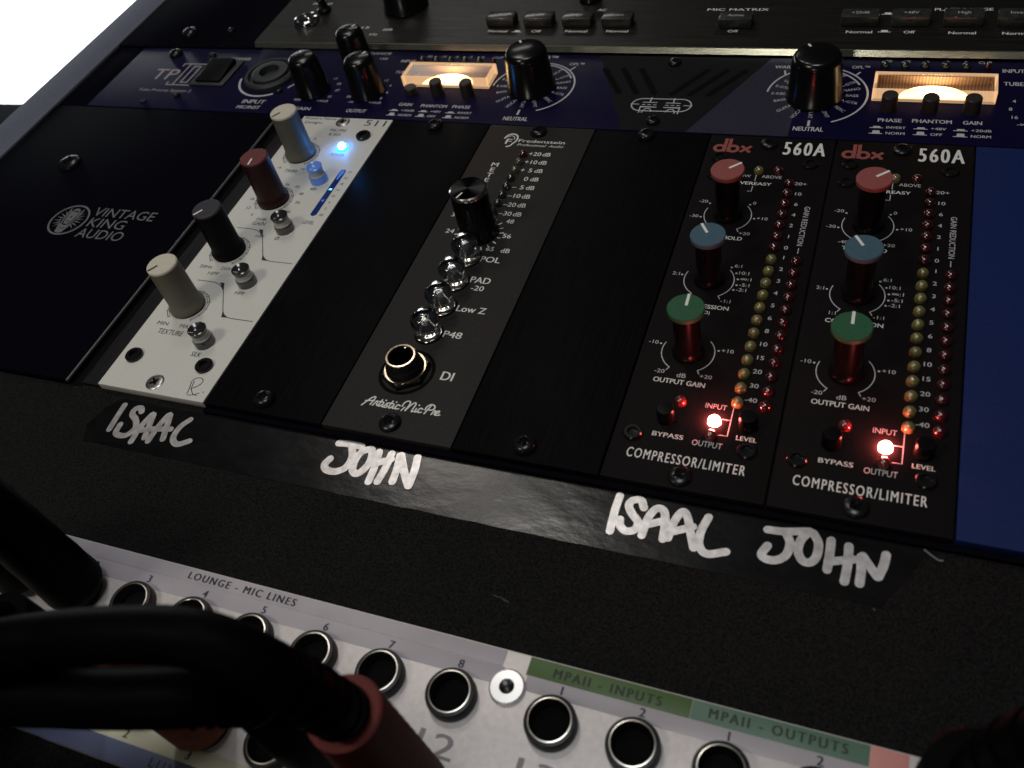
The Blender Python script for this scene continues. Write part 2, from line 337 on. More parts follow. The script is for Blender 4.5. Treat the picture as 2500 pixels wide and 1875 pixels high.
def screw(parent, x, y, r=2.9, mat='screw_black', z=0.0, h=1.4, kind='cross', rot=20, name='screw'):
    """pan head with a real recess"""
    s = latho(name, mat, parent, [(r, 0), (r, h*0.35), (r*0.9, h*0.7), (r*0.7, h*0.93), (r*0.42, h), (r*0.40, h*0.55), (0, h*0.45)], x, y, z, 28, smooth=30)
    bm = bmesh.new()
    for a in ((0, 90) if kind == 'cross' else (0, 60, 120)):
        a = math.radians(a + rot); d = Vector((math.cos(a), math.sin(a))); n = Vector((-d.y, d.x)); L = r*0.55; W = r*0.11
        zz = z + h*1.0 + 0.02 + 0.01*a
        poly(bm, [(x + d.x*L*sx + n.x*W*sy, y + d.y*L*sx + n.y*W*sy) for sx, sy in ((-1, -1), (1, -1), (1, 1), (-1, 1))], zz)
    link('recess', bm, 'dark', s)
    return s
def led(parent, x, y, mat, r=1.5, z=0.0, h=1.9, name='led'):
    return latho(name, mat, parent, [(r*1.02, 0), (r, h*0.25)] + [(r*math.cos(a), h*0.25 + h*0.75*math.sin(a)) for a in [pi/2*k/7 for k in range(1, 7)]] + [(0, h)], x, y, z, 24, smooth=60)

# ------------------------------------------------------------------ the setting
bm = bmesh.new(); box(bm, -140, 420, -190, 260, -12, -2.5, 0.4)
o = link('console_deck', bm, 'deck', None, 35); o['kind'] = 'structure'

bm = bmesh.new()
ribbon(bm, [(137.6, -33.9), (138.6, -34.2), (139.4, -34.1), (140.4, -34.7), (141.3, -34.6)], 0.16, -2.47); ribbon(bm, [(139.8, -34.3), (140.6, -34.3), (141.6, -35.0)], 0.12, -2.455)
ribbon(bm, [(8.0, -12.9), (8.2, -13.2)], 0.2, -2.47); ribbon(bm, [(214.9, -17.9), (215.1, -18.2)], 0.3, -2.47)
link('paint_scuff', bm, 'scuff', o)
# side of the cabinet and the lit screen standing beyond it
sp = boxo('cabinet_side_panel', 'side', None, -141.6, -123.2, -60, 330, -70, 0.6, 1.2)
tag(sp, 'pale grey cabinet side panel running along the rack below the glowing white screen', 'side panel')
mon = thing('computer_monitor', 'blown-out white lit monitor screen standing beyond the rack edge', 'monitor', (-886, 354, -176))
bl, br, tr, tl = [Vector(q) - Vector((-886, 354, -176)) for q in ((-886, 354, -176), (-353.6, 536.4, -281.9), (-420.5, 896.5, 21.3), (-952.6, 710.8, 124.3))]
ux = (br - bl).normalized(); uy = (tl - bl); uy = (uy - ux*uy.dot(ux)).normalized(); uz = ux.cross(uy); Wm = (br - bl).length; Hm = (tl - bl).length
def mon_box(name, mat, x0, x1, y0, y1, z0, z1, bev):
    b = bmesh.new(); box(b, x0, x1, y0, y1, z0, z1, bev)
    for v in b.verts: v.co = (ux*v.co.x + uy*v.co.y + uz*v.co.z)
    return link(name, b, mat, mon, 35)
mon_box('screen', 'screen', 0, Wm, 0, Hm, -3, 0, 0)
b = bmesh.new()
for q in ((-14, 0, -20, Hm+14), (Wm, Wm+14, -20, Hm+14), (0, Wm, -20, 0), (0, Wm, Hm, Hm+14)): box(b, q[0], q[1], q[2], q[3], -30, 6, 0.8)
for v in b.verts: v.co = (ux*v.co.x + uy*v.co.y + uz*v.co.z)
link('bezel', b, 'bezel', mon, 35)
mon_box('back_shell', 'bezel', 2, Wm-2, 2, Hm-2, -34, -3.5, 4)

# ------------------------------------------------------------------ black rack frame with its wide ear
rk = thing('module_rack', 'black rack frame with a king emblem beside the white preamp module', 'rack', (0, 0, 0))
boxo('ear_panel', 'ear', rk, -122.9, -12.1, -0.6, 132.9, -2.4, 0.0, 0.3)
bm = bmesh.new(); tube(bm, [(-11.55, -0.7, -0.55), (-11.55, 132.8, -0.55)], 0.62, 16, 1); link('rolled_edge', bm, 'rolled', rk, 60)
boxo('channel', 'dark', rk, -11.3, -7.4, -0.4, 132.9, -2.46, -2.2)
boxo('bay_strip', 'bay', rk, -7.3, -0.3, 0.4, 132.9, -2.45, -1.4, 0.2)
boxo('lower_shadow_strip', 'ear', rk, 38.4, 352, -1.9, -0.35, -2.45, -1.2, 0.3)  # black strip added for the shadow between the modules and the tape
screw(rk, -85.4, 95.3, 4.6, 'screw_black', 0, 2.4)
bm = bmesh.new()
txt(bm, 'VINTAGE', -54.9, 69.0, 4.45, 27.0); txt(bm, 'KING', -53.4, 63.4, 4.5, 16.2); txt(bm, 'AUDIO', -54.4, 57.8, 4.5, 20.2)
link('brand_lettering', bm, 'ink_dim', rk)
bm = bmesh.new(); cx, cy = -63.0, 65.7
ribbon(bm, arc_pts(cx, cy, 7.6, 0, 354, 60)[:-1], 0.75, 0.05, closed=True)
for sgn in (1, -1):                                             # rays on both sides of the head
    for a in (62, 44, 27, 10, -8, -26, -42):
        r = math.radians(a); r0, r1 = 3.3, 6.4
        d = Vector((math.cos(r)*sgn, math.sin(r))); n = Vector((-d.y, d.x))
        poly(bm, [(cx+d.x*r0+n.x*0.36, cy+d.y*r0+n.y*0.36), (cx+d.x*r1, cy+d.y*r1), (cx+d.x*r0-n.x*0.36, cy+d.y*r0-n.y*0.36)][::sgn], 0.05)
    ribbon(bm, [(cx+sgn*2.9, cy+5.6), (cx+sgn*2.5, cy+1), (cx+sgn*1.5, cy-4.6)], 0.55, 0.07)
poly(bm, [(cx-1.6, cy+5.3), (cx-2.0, cy+2.2), (cx-1.5, cy-0.8), (cx-0.9, cy-2.2), (cx+0.9, cy-2.2), (cx+1.5, cy-0.8), (cx+2.0, cy+2.2), (cx+1.6, cy+5.3), (cx+0.7, cy+6.0), (cx-0.7, cy+6.0)], 0.09)
poly(bm, [(cx-2.5, cy-2.9), (cx-1.2, cy-2.5), (cx, cy-3.0), (cx+1.2, cy-2.5), (cx+2.5, cy-2.9), (cx+1.6, cy-6.6), (cx, cy-7.0), (cx-1.6, cy-6.6)], 0.11)
link('emblem', bm, 'ink_dim', rk)
bm = bmesh.new(); disc(bm, cx-0.7, cy+4.6, 0.4, 0.14); disc(bm, cx+0.7, cy+4.4, 0.55, 0.14); poly(bm, [(cx-0.5, cy+1.2), (cx+0.5, cy+1.2), (cx, cy+2.3)][::-1], 0.14)
ribbon(bm, [(cx-0.8, cy-0.6), (cx, cy-0.9), (cx+0.8, cy-0.6)], 0.28, 0.14); ribbon(bm, [(cx-1.1, cy-4.2), (cx+0.2, cy-4.6), (cx+1.1, cy-4.0)], 0.25, 0.14)
link('emblem_dark_lines', bm, 'ear', rk)  # dark marks of the printed emblem, in the ear colour

# ------------------------------------------------------------------ white mic preamp module
wm = thing('mic_preamp_module', 'white mic preamp module with four tall knobs and a lit blue power light', 'preamp module', (0, 0, 0))
boxo('faceplate', 'white', wm, 0.15, 37.9, 0.1, 133.0, -2.4, 0.0, 0.15)
def tall_knob(parent, x, y, body, cap, line, ang):
    k = latho('knob', body, parent, [(5.55, 0.6), (5.6, 1.5), (5.3, 2.3), (5.0, 2.9), (4.85, 3.8), (4.72, 16.2), (4.72, 17.2)], x, y, 0, 48, smooth=30)
    latho('knob_cap', cap, k, [(4.72, 17.2), (4.62, 17.75), (4.3, 18.0), (0, 18.02)], x, y, 0, 48, smooth=30)
    latho('knob_seat', 'dark', k, [(5.3, 0), (5.3, 0.6), (0, 0.6)], x, y, 0, 32)
    bm = bmesh.new(); a = math.radians(ang); d = Vector((math.cos(a), math.sin(a))); n = Vector((-d.y, d.x))
    poly(bm, [(x+d.x*p+n.x*q, y+d.y*p+n.y*q) for p, q in ((1.2, -0.32), (4.4, -0.32), (4.4, 0.32), (1.2, 0.32))], 18.08)
    link('pointer', bm, line, k); return k
KW = [(11.1, 110.3, 'knob_grey', 'knob_cream', 'line_black', -124), (13.6, 85.2, 'knob_maroon', 'cap_maroon', 'line_white', -84),
      (11.3, 58.9, 'knob_satin', 'cap_dark', 'line_white', -124), (11.2, 33.6, 'knob_ivory', 'knob_cream', 'line_black', -124)]
for q in KW: tall_knob(wm, *q)
bm = bmesh.new()
for (x, y, *_ ) in KW:
    ribbon(bm, arc_pts(x, y, 6.75, 230, -52, 48), 0.22, 0.05)
    ribbon(bm, arc_pts(x, y, 6.15, 230, -52, 48), 0.13, 0.05)
    for k in range(12):
        a = math.radians(230 - 282*k/11); ribbon(bm, [(x+6.1*math.cos(a), y+6.1*math.sin(a)), (x+7.1*math.cos(a), y+7.1*math.sin(a))], 0.2, 0.065, smoothed=False)
txt(bm, '511', 27.6, 128.9, 3.3, 8.4)
txt(bm, 'Rupert Neve', 1.5, 131.3, 1.3, 13.3); txt(bm, 'Designs', 2.6, 128.7, 1.3, 7.4)
txt(bm, 'MIC-PRE', 15.5, 124.6, 1.5, 6.7); txt(bm, '& SILK', 16.2, 122.1, 1.5, 5.0)
txt(bm, 'POWER', 22.8, 110.6, 1.5, 5.5); txt(bm, '48V', 24.3, 91.6, 1.4, 2.6); txt(bm, 'LEVEL', 30.3, 75.0, 1.6, 4.2)
txt(bm, 'TRIM', 9.2, 100.0, 1.7, 4.9); txt(bm, '-6', 5.6, 101.8, 1.2); txt(bm, '+6', 15.0, 101.8, 1.2); txt(bm, '0', 11.6, 119.0, 1.2)
txt(bm, 'GAIN', 12.0, 72.2, 1.8, 5.0); txt(bm, '0dB', 12.3, 74.6, 1.3, 3.8)
for s, x, y in (('6', 9.0, 76.5), ('12', 5.4, 79.6), ('18', 4.2, 84.2), ('36', 13.6, 93.0), ('42', 17.9, 92.3), ('48', 21.3, 88.8), ('54', 22.3, 84.3), ('60', 21.2, 79.4), ('66', 17.6, 75.1)):
    txt(bm, s, x, y, 1.25)
txt(bm, 'HPF', 9.3, 47.7, 1.5, 4.0); txt(bm, '20Hz', 4.4, 50.4, 1.3, 4.9); txt(bm, '250Hz', 12.6, 50.5, 1.3, 5.6); txt(bm, '100', 16.6, 66.6, 1.2, 3.2)
txt(bm, 'TEXTURE', 7.0, 21.7, 1.9, 9.2); txt(bm, 'MIN', 4.7, 25.0, 1.4, 4.0); txt(bm, 'MAX', 13.3, 25.0, 1.4, 4.6)
txt(bm, 'SILK', 23.8, 15.2, 1.7, 3.3); txt(bm, 'HPF', 23.9, 40.9, 1.5, 3.4); txt(bm, 'Ø', 24.2, 66.2, 1.5)
for s, y in zip(('22', '20', '18', '14', '10', '4', '-2', '-20'), (102.5, 99.2, 96.0, 92.8, 89.6, 86.3, 83.2, 79.9)): txt(bm, s, 34.9, y - 0.5, 1.0, None, 'c')
for dy in (0, 25.3):                                             # the stepped divider lines
    ribbon(bm, [(7.4, 44.9+dy), (12.5, 44.9+dy), (15.0, 44.6+dy), (17.2, 43.6+dy), (19.2, 41.8+dy), (20.6, 39.6+dy), (22.8, 35.9+dy), (24.2, 33.6+dy), (25.6, 32.2+dy), (27.4, 31.4+dy), (30, 31.2+dy), (36.5, 31.2+dy)], 0.24, 0.05, round_ends=False)
    poly(bm, [(16.0, 45.02+dy), (18.9, 42.1+dy), (19.3, 42.0+dy), (17.7, 45.02+dy)][::-1], 0.075)
    poly(bm, [(24.0, 33.7+dy), (25.4, 32.2+dy), (27.2, 31.3+dy), (25.1, 31.15+dy)], 0.075)
ribbon(bm, [(31.3, 2.0), (30.9, 4.0), (30.2, 6.6), (31.2, 7.9), (32.9, 7.9), (33.7, 6.8), (33.0, 5.2), (31.4, 3.9)], 0.24, 0.05)
ribbon(bm, [(30.9, 6.6), (31.5, 4.2), (32.5, 2.9), (33.4, 2.2), (34.7, 2.0)], 0.22, 0.065); ribbon(bm, [(31.7, 1.6), (33.4, 2.0), (35.0, 3.0)], 0.18, 0.08); disc(bm, 36.0, 3.5, 0.2, 0.05)
link('printed_legend', bm, 'ink_black', wm)
def spool_button(parent, x, y, lit=False):
    b = latho('push_button', 'lit_blue' if lit else 'clear_grey', parent, [(3.1, 0), (3.1, 2.5), (2.9, 2.9)], x, y, 0, 32)
    latho('button_collar', 'clear_white', b, [(2.9, 2.9), (2.6, 3.2), (2.5, 4.2), (2.65, 4.6)], x, y, 0, 32, smooth=60)
    latho('button_top', 'lit_blue' if lit else 'smoke', b, [(2.65, 4.6), (2.85, 6.0), (2.6, 6.15), (1.7, 5.6), (0.8, 5.3), (0, 5.25)], x, y, 0, 32, smooth=50)
for x, y, lit in ((25.6, 97.0, True), (25.8, 71.5, False), (25.8, 46.3, False), (25.8, 20.8, False)): spool_button(wm, x, y, lit)
pl = latho('power_light', 'led_blue', wm, [(1.45, 0), (1.45, 1.0), (1.2, 1.7), (0.7, 2.1), (0, 2.25)], 25.7, 115.2, 0, 24, smooth=60)
latho('halo_ring', 'led_halo', pl, [(2.3, 0), (2.3, 0.25), (1.5, 0.45)], 25.7, 115.2, 0, 28)  # turquoise halo of the power light, added as a glowing ring
bm = bmesh.new()
pts = arc_pts(32.1, 102.4, 1.15, 0, 180, 12) + arc_pts(32.1, 80.2, 1.15, 180, 360, 12)
poly(bm, pts, 0.06); lm = link('level_window', bm, 'slot_blue', wm)
bm = bmesh.new(); poly(bm, [(31.5, 92.4), (32.7, 92.4), (32.7, 93.2), (31.5, 93.2)], 0.09); link('lit_segment', bm, 'slot_led', lm)
bm = bmesh.new(); poly(bm, arc_pts(32.1, 102.3, 0.85, 0, 180, 10) + [(31.6, 98.0), (32.2, 98.0)], 0.08); disc(bm, 32.1, 86.9, 0.55, 0.08); link('glow', bm, 'slot_glow', lm)
screw(wm, 18.3, 130.2, 2.7, 'screw_steel', 0, 0.5); screw(wm, 18.6, 4.0, 2.8, 'screw_steel', 0, 0.5, rot=45)
for x, y in ((30.8, 122.4), (5.6, 11.9), (31.0, 12.2)):
    latho('socket_screw', 'screw_black', wm, [(2.7, 0), (2.7, 0.9), (2.4, 1.2), (1.35, 1.2), (1.3, 0.3), (0, 0.25)], x, y, 0, 28, smooth=30)

# ------------------------------------------------------------------ two blank panels
def blank(x0, label):
    t = thing('blank_panel', label, 'blank panel', (x0, 0, 0), 'blank panels in the module rack')
    boxo('faceplate', 'anod_blank', t, 0.2, 37.9, 0.1, 133.0, -2.4, -0.05, 0.15)
    screw(t, 18.2, 4.4, 3.0, 'screw_black', 0, 2.0); screw(t, 17.7, 130.6, 2.9, 'screw_black', 0, 1.8)
    return t
b1 = blank(38.1, 'plain black blank panel between the white module and the graphite module')
b2 = copy_tree(b1); b2.location.x = 114.3 * S; b2['label'] = 'plain black blank panel between the graphite module and the first compressor'

# ------------------------------------------------------------------ graphite mic preamp module
fm = thing('mic_preamp_module', 'graphite grey mic preamp module with four clear buttons and a gold-rimmed jack', 'preamp module', (76.2, 0, 0))
fx = -76.2
boxo('faceplate', 'graphite', fm, 0.3, 37.85, 0.1, 133.0, -2.4, 0.0, 0.15)
kx, ky = 92.6 + fx, 78.4
k = latho('gain_knob', 'knob_black', fm, [(6.2, 0.3), (6.2, 1.2), (5.95, 2.0), (5.6, 15.8)], kx, ky, 0, 56, smooth=30)
latho('knob_top', 'turned', k, [(5.15, 17.05), (4, 17.06), (0, 17.07)], kx, ky, 0, 64)
latho('knob_rim', 'nickel', k, [(5.6, 15.8), (5.7, 16.2), (5.62, 16.7), (5.15, 17.05)], kx, ky, 0, 64, smooth=20)
bm = bmesh.new(); a = math.radians(-110); d = Vector((math.cos(a), math.sin(a))); n = Vector((-d.y, d.x))
poly(bm, [(kx+d.x*p+n.x*q, ky+d.y*p+n.y*q) for p, q in ((2.4, -0.25), (5.1, -0.25), (5.1, 0.25), (2.4, 0.25))], 17.12); link('pointer', bm, 'line_white', k)
FL = ['led_red', 'led_olive', 'led_olive', 'led_grn', 'led_grn', 'led_grn', 'led_grn', 'led_grn']
for i, m in enumerate(FL): led(fm, 93.9 + fx, 117.0 - 4.2*i, m, 1.45)
bm = bmesh.new()
for i, s in enumerate(('+20', '+10', '+', '', '–', '–10', '–20', '–30')):
    y = 117.1 - 4.3*i
    if s in ('+', '–'): txt(bm, s, 95.6+fx, y, 1.9, None, 'l', bold=0.02); txt(bm, '5', 98.3+fx, y, 1.9, 1.2, bold=0.02)
    elif s == '': txt(bm, '0', 98.2+fx, y, 1.9, 1.3, bold=0.02)
    else: txt(bm, s, 95.6+fx, y, 1.9, 4.2, bold=0.02)
    txt(bm, 'dB', 100.4+fx, y, 1.9, 2.7, bold=0.02)
for s, y in zip('METER', (110.4, 107.7, 105.0, 102.3, 99.6)): txt(bm, s, 85.8+fx, y, 2.0, None, 'c', bold=0.03, condense=1.25)
for s, x, y, wd in (('48', 99.3, 83.6, 2.5), ('56', 100.5, 77.0, 2.7), ('65', 97.4, 70.8, 2.4), ('dB', 102.2, 70.6, 2.8), ('24', 81.4, 77.0, 2.8), ('32', 80.4, 84.6, 2.7), ('40', 88.4, 87.9, 2.6)):
    txt(bm, s, x+fx, y, 1.8, wd, bold=0.02)
for k in range(18):
    a = math.radians(245 - 310*k/17); big = k % 2 == 1
    r0, r1 = 6.5, 7.9 if big else 7.6
    ribbon(bm, [(kx+r0*math.cos(a), ky-0.4+r0*math.sin(a)), (kx+r1*math.cos(a), ky-0.4+r1*math.sin(a))], 0.42 if big else 0.26, 0.05, smoothed=False, round_ends=False)
txt(bm, 'POL', 97.2+fx, 66.0, 2.3, 6.3, bold=0.03); txt(bm, 'PAD', 97.4+fx, 57.1, 2.4, 6.2, bold=0.03); txt(bm, '-20', 98.8+fx, 54.1, 1.9, 3.9, bold=0.02)
txt(bm, 'Low Z', 97.6+fx, 45.4, 2.3, 8.9, bold=0.03); txt(bm, 'P48', 97.5+fx, 35.3, 2.3, 5.5, bold=0.03); txt(bm, 'DI', 102.8+fx, 20.5, 2.9, 3.4, bold=0.035)
txt(bm, 'Fredenstein', 89.6+fx, 124.0, 1.55, 16.4, bold=0.03)
# the script line under it and the ear mark before it
txt(bm, 'Professional  Audio', 89.8+fx, 122.0, 1.2, 16.2, shear=0.3)
ribbon(bm, [(84.2+fx, 125.7), (84.9+fx, 127.4), (86.4+fx, 128.2), (88.0+fx, 127.6), (88.8+fx, 126.0), (88.6+fx, 124.2), (87.9+fx, 122.9), (87.4+fx, 121.7), (86.3+fx, 121.2)], 0.55, 0.05)
ribbon(bm, [(85.0+fx, 126.4), (86.2+fx, 127.2), (87.4+fx, 126.6), (87.8+fx, 125.4)], 0.3, 0.065)
txt(bm, 'F', 85.2+fx, 122.7, 2.7, 2.0, bold=0.03)
# "Artistic MicPre" written as pen strokes
X = lambda pts: [(p[0]+fx, p[1]) for p in pts]
for i, s in enumerate(([(84.8, 8.3), (85.6, 9.6), (86.6, 11.1), (87.5, 11.6), (87.6, 10.9), (87.3, 9.7), (87.1, 8.9)], [(85.3, 9.9), (86.4, 10.1), (87.7, 10.3)],
    [(87.9, 8.8), (88.2, 9.6), (88.5, 10.3), (88.9, 10.1), (88.9, 9.3), (89.2, 8.9), (89.7, 9.5)], [(89.9, 11.0), (89.7, 9.8), (89.6, 8.9), (90.1, 8.9), (90.5, 9.5)], [(89.3, 10.3), (90.5, 10.3)],
    [(90.7, 10.0), (90.6, 9.0), (91.0, 8.8), (91.4, 9.5)], [(92.2, 10.3), (91.5, 10.0), (92.0, 9.4), (91.9, 8.8), (91.1, 8.8)], [(93.0, 11.1), (92.7, 9.8), (92.6, 8.9), (93.1, 8.8), (93.5, 9.4)], [(92.3, 10.3), (93.5, 10.3)],
    [(93.8, 10.0), (93.7, 9.0), (94.1, 8.8), (94.5, 9.3)], [(95.6, 10.0), (94.9, 10.2), (94.5, 9.4), (94.8, 8.8), (95.6, 9.0)],
    [(96.2, 10.0), (96.4, 11.2), (97.2, 11.9), (98.0, 11.6), (97.9, 10.2), (97.5, 8.6), (98.4, 10.6), (99.2, 11.7), (99.7, 11.3), (99.5, 9.8), (99.4, 8.8), (99.9, 9.0)], [(97.0, 9.8), (96.5, 8.6)],
    [(100.4, 10.0), (100.3, 9.0), (100.7, 8.9), (101.0, 9.4)], [(102.2, 10.1), (101.5, 10.3), (101.1, 9.5), (101.4, 8.9), (102.2, 9.1)],
    [(102.9, 10.0), (103.0, 11.1), (103.9, 12.0), (105.0, 11.7), (105.2, 10.8), (104.4, 10.2), (103.7, 10.3)], [(104.0, 11.6), (103.5, 10.0), (103.1, 8.8)],
    [(105.1, 8.9), (105.3, 9.7), (105.5, 10.3), (105.9, 10.1), (105.9, 9.3), (106.2, 8.9)], [(106.2, 9.5), (106.9, 9.8), (106.9, 10.3), (106.4, 10.2), (106.2, 9.4), (106.6, 8.9), (107.4, 9.2)])):
    ribbon(bm, X(s), 0.42, 0.05 + 0.004*i, n=4)
disc(bm, 91.0+fx, 11.0, 0.25, 0.05); disc(bm, 94.1+fx, 11.0, 0.25, 0.05); disc(bm, 100.7+fx, 11.2, 0.25, 0.05)
link('printed_legend', bm, 'ink_white', fm)
def lens_button(parent, x, y):
    latho('seat_ring', 'dark', parent, [(4.3, 0), (4.3, 0.15), (3.6, 0.2)], x, y, 0, 36)
    b = latho('clear_button', 'clear', parent, [(0, 0.22), (3.8, 0.22), (3.95, 1.2), (3.6, 2.2), (3.3, 2.9), (3.5, 3.7), (3.95, 4.6), (4.05, 5.5), (3.75, 6.6), (3.0, 7.5), (1.8, 8.0), (0, 8.2)], x, y, 0, 40, smooth=70)
    latho('glint_post', 'nickel', b, [(2.4, 0.3), (2.3, 0.8), (1.2, 1.2), (1.2, 3.6), (0.8, 4.3), (0, 4.4)], x, y, 0, 24, smooth=40)  # reflective post added inside the clear button to give glints
    return b
for y in (67.0, 56.7, 46.4, 35.9): lens_button(fm, 93.2 + fx, y)
jx, jy = 92.6 + fx, 21.4
ji = latho('jack', 'dark', fm, [(8.0, 0.0), (7.9, 0.12), (7.0, 0.1)], jx, jy, 0, 56, smooth=30)
latho('hex_nut', 'nut', ji, [(6.9, 0.1), (6.9, 1.3), (6.4, 1.7), (5.0, 1.75)], jx, jy, 0, sides=6, smooth=20)
latho('washer_ring', 'brass', ji, [(6.0, 1.78), (5.85, 2.0), (5.3, 2.0)], jx, jy, 0, 56, smooth=20)
latho('bushing', 'bushing', ji, [(5.3, 1.8), (5.0, 2.2), (5.15, 2.5), (4.9, 2.8), (5.1, 3.1), (4.85, 3.4), (5.0, 3.7), (4.5, 4.2), (4.35, 5.8), (4.25, 6.35)], jx, jy, 0, 48, smooth=40)
latho('rim', 'brass', ji, [(4.25, 6.35), (4.05, 6.7), (3.6, 6.72), (3.4, 6.45)], jx, jy, 0, 48, smooth=20)
latho('bore', 'dark', ji, [(3.38, 6.3), (3.3, 0.12), (0, 0.12)], jx, jy, 0, 36)  # closed black cup; the shade of a deep bore is put into its colour
boxo('contact_key', 'brass', ji, jx-0.35, jx+0.35, jy+2.7, jy+3.4, 4.6, 6.6, 0.1)
screw(fm, 95.3 + fx, 4.1, 3.0, 'screw_black', 0, 1.6, 'star'); screw(fm, 95.2 + fx, 129.5, 2.9, 'screw_black', 0, 1.6)

# ------------------------------------------------------------------ two compressor modules
def compressor(x0, label):
    t = thing('compressor_module', label, 'compressor', (x0, 0, 0), 'pair of black compressor modules')
    boxo('faceplate', 'anod_c', t, 0.3, 37.85, 0.1, 133.0, -2.4, 0.0, 0.15)
    kx = 12.35
    for nm, y, cap, ang in (('threshold_knob', 95.0, 'cap_red', 42), ('compression_knob', 67.9, 'cap_blue', 122), ('output_gain_knob', 41.2, 'cap_green', 91)):
        k = latho(nm, 'knob_matte', t, [(4.0, 0.3), (4.0, 0.9), (3.6, 1.4), (3.35, 2.6), (3.35, 14.6), (4.2, 14.9)], kx, y, 0, 44, smooth=30)
        latho('knob_cap', cap, k, [(4.2, 14.9), (4.55, 15.1), (4.6, 16.2), (4.4, 16.5), (0, 16.52)], kx, y, 0, 48, smooth=30)
        bm = bmesh.new(); a = math.radians(ang); d = Vector((math.cos(a), math.sin(a))); n = Vector((-d.y, d.x))
        poly(bm, [(kx+d.x*p+n.x*q, y+d.y*p+n.y*q) for p, q in ((0.5, -0.36), (4.5, -0.36), (4.5, 0.36), (0.5, 0.36))], 16.58); link('pointer', bm, 'line_white', k)
    led(t, 17.8, 115.6, 'led_yel'); led(t, 23.45, 115.9, 'led_red')
    for i in range(7): led(t, 27.35, 110.4 - 4.66*i, 'led_red')
    for i in range(12): led(t, 27.35, 77.7 - 4.61*i, 'led_yel')
    for i in range(12): led(t, 33.85, 77.7 - 4.61*i, 'led_red')
    led(t, 14.05, 24.9, 'led_redb'); led(t, 23.1, 20.5, 'led_lit', name='lit_input_led'); led(t, 23.1, 16.1, 'led_redb')
    for x, y in ((11.7, 19.4), (31.0, 20.6)):
        latho('push_button', 'knob_matte', t, [(2.2, 0), (2.15, 3.6), (1.9, 4.1), (0, 4.2)], x, y, 0, 32, smooth=30)
    for x, y in ((32.1, 120.4), (5.0, 121.4), (4.9, 113.0), (4.9, 13.5), (31.9, 13.4)):
        latho('socket_screw', 'screw_black', t, [(2.3, 0), (2.3, 0.5), (2.0, 0.9), (1.3, 0.9), (1.2, 0.2), (0, 0.15)], x, y, 0, 28, smooth=30)
    screw(t, 18.7, 129.3, 2.7, 'screw_black', 0, 1.3); screw(t, 18.5, 3.5, 2.8, 'screw_black', 0, 1.3, rot=35)
    bm = bmesh.new()
    # dbx in round heavy strokes
    for (cxx) in (4.0, 8.2): ribbon(bm, arc_pts(cxx, 126.3, 1.45, 0, 350, 24)[:-1], 1.05, 0.05, closed=True)
    ribbon(bm, [(5.55, 124.6), (5.55, 131.3)], 1.05, 0.065, smoothed=False, round_ends=False); ribbon(bm, [(6.9, 124.6), (6.9, 131.3)], 1.05, 0.065, smoothed=False, round_ends=False)
    ribbon(bm, [(10.6, 127.9), (13.5, 124.8)], 1.0, 0.05, smoothed=False, round_ends=False); ribbon(bm, [(13.6, 127.9), (10.5, 124.8)], 1.0, 0.07, smoothed=False, round_ends=False)
    link('brand_lettering', bm, 'ink_red', t)
    bm = bmesh.new()
    txt(bm, '560A', 23.4, 124.7, 6.2, 12.0, bold=0.035, space=1.25); link('model_number', bm, 'ink_white', t); bm = bmesh.new()
    txt(bm, 'COMPRESSOR/LIMITER', 4.9, 6.7, 2.7, 27.6, bold=0.02, space=1.25); link('function_title', bm, 'ink_white', t); bm = bmesh.new()
    txt(bm, 'OUTPUT GAIN', 5.8, 30.3, 1.5, 12.9, bold=0.03); txt(bm, 'BYPASS', 9.5, 13.8, 1.3, 7.4, bold=0.03); txt(bm, 'LEVEL', 28.9, 16.3, 1.25, 4.7, bold=0.03)
    link('switch_legend', bm, 'ink_white', t); bm = bmesh.new()
    txt(bm, 'THRESHOLD', 6.7, 84.7, 1.4, 11.4, bold=0.03); txt(bm, 'COMPRESSION', 5.7, 57.2, 1.4, 13.8, bold=0.03); txt(bm, '(RATIO)', 9.6, 55.2, 1.1, 5.4)
    link('knob_legend', bm, 'ink_white', t); bm = bmesh.new()
    txt(bm, 'OVEREASY', 11.4, 109.4, 1.3, 10.9, bold=0.03)
    link('title_legend', bm, 'ink_white', t)
    bm = bmesh.new()
    txt(bm, 'BELOW', 9.8, 112.8, 1.2, 6.0); txt(bm, 'ABOVE', 19.0, 112.9, 1.3, 5.7)
    ribbon(bm, [(17.3, 114.2), (17.3, 111.2)], 0.22, 0.05, smoothed=False, round_ends=False); ribbon(bm, [(17.1, 108.9), (17.1, 106.4), (15.9, 106.4)], 0.22, 0.05, smoothed=False, round_ends=False)
    txt(bm, 'INPUT', 20.1, 24.4, 1.5, 5.1); txt(bm, 'OUTPUT', 19.2, 12.9, 1.6, 7.0)
    ribbon(bm, [(26.8, 26.2), (26.8, 16.9), (24.8, 16.9)], 0.22, 0.05, smoothed=False, round_ends=False); ribbon(bm, [(24.7, 21.6), (26.6, 21.6)], 0.22, 0.065, smoothed=False, round_ends=False)
    for i, s in enumerate(('20+', '10', '6', '4', '2', '1', '0', '1', '2', '3', '4', '5', '6', '8', '10', '15', '20', '30', '-40')):
        y = 111.0 - 4.64*i if i < 7 else 79.2 - 4.62*(i-7) + (0 if i < 18 else 0.1)
        txt(bm, s, 30.5 - 0.012*i, y - 0.5, 1.35, None, 'c', condense=1.15, bold=0.01)
    txt(bm, 'GAIN REDUCTION', 33.8, 92.9, 1.5, 16.6, 'c', rot=-90); ribbon(bm, [(33.75, 83.6), (33.75, 81.4)], 0.22, 0.05, smoothed=False, round_ends=False)
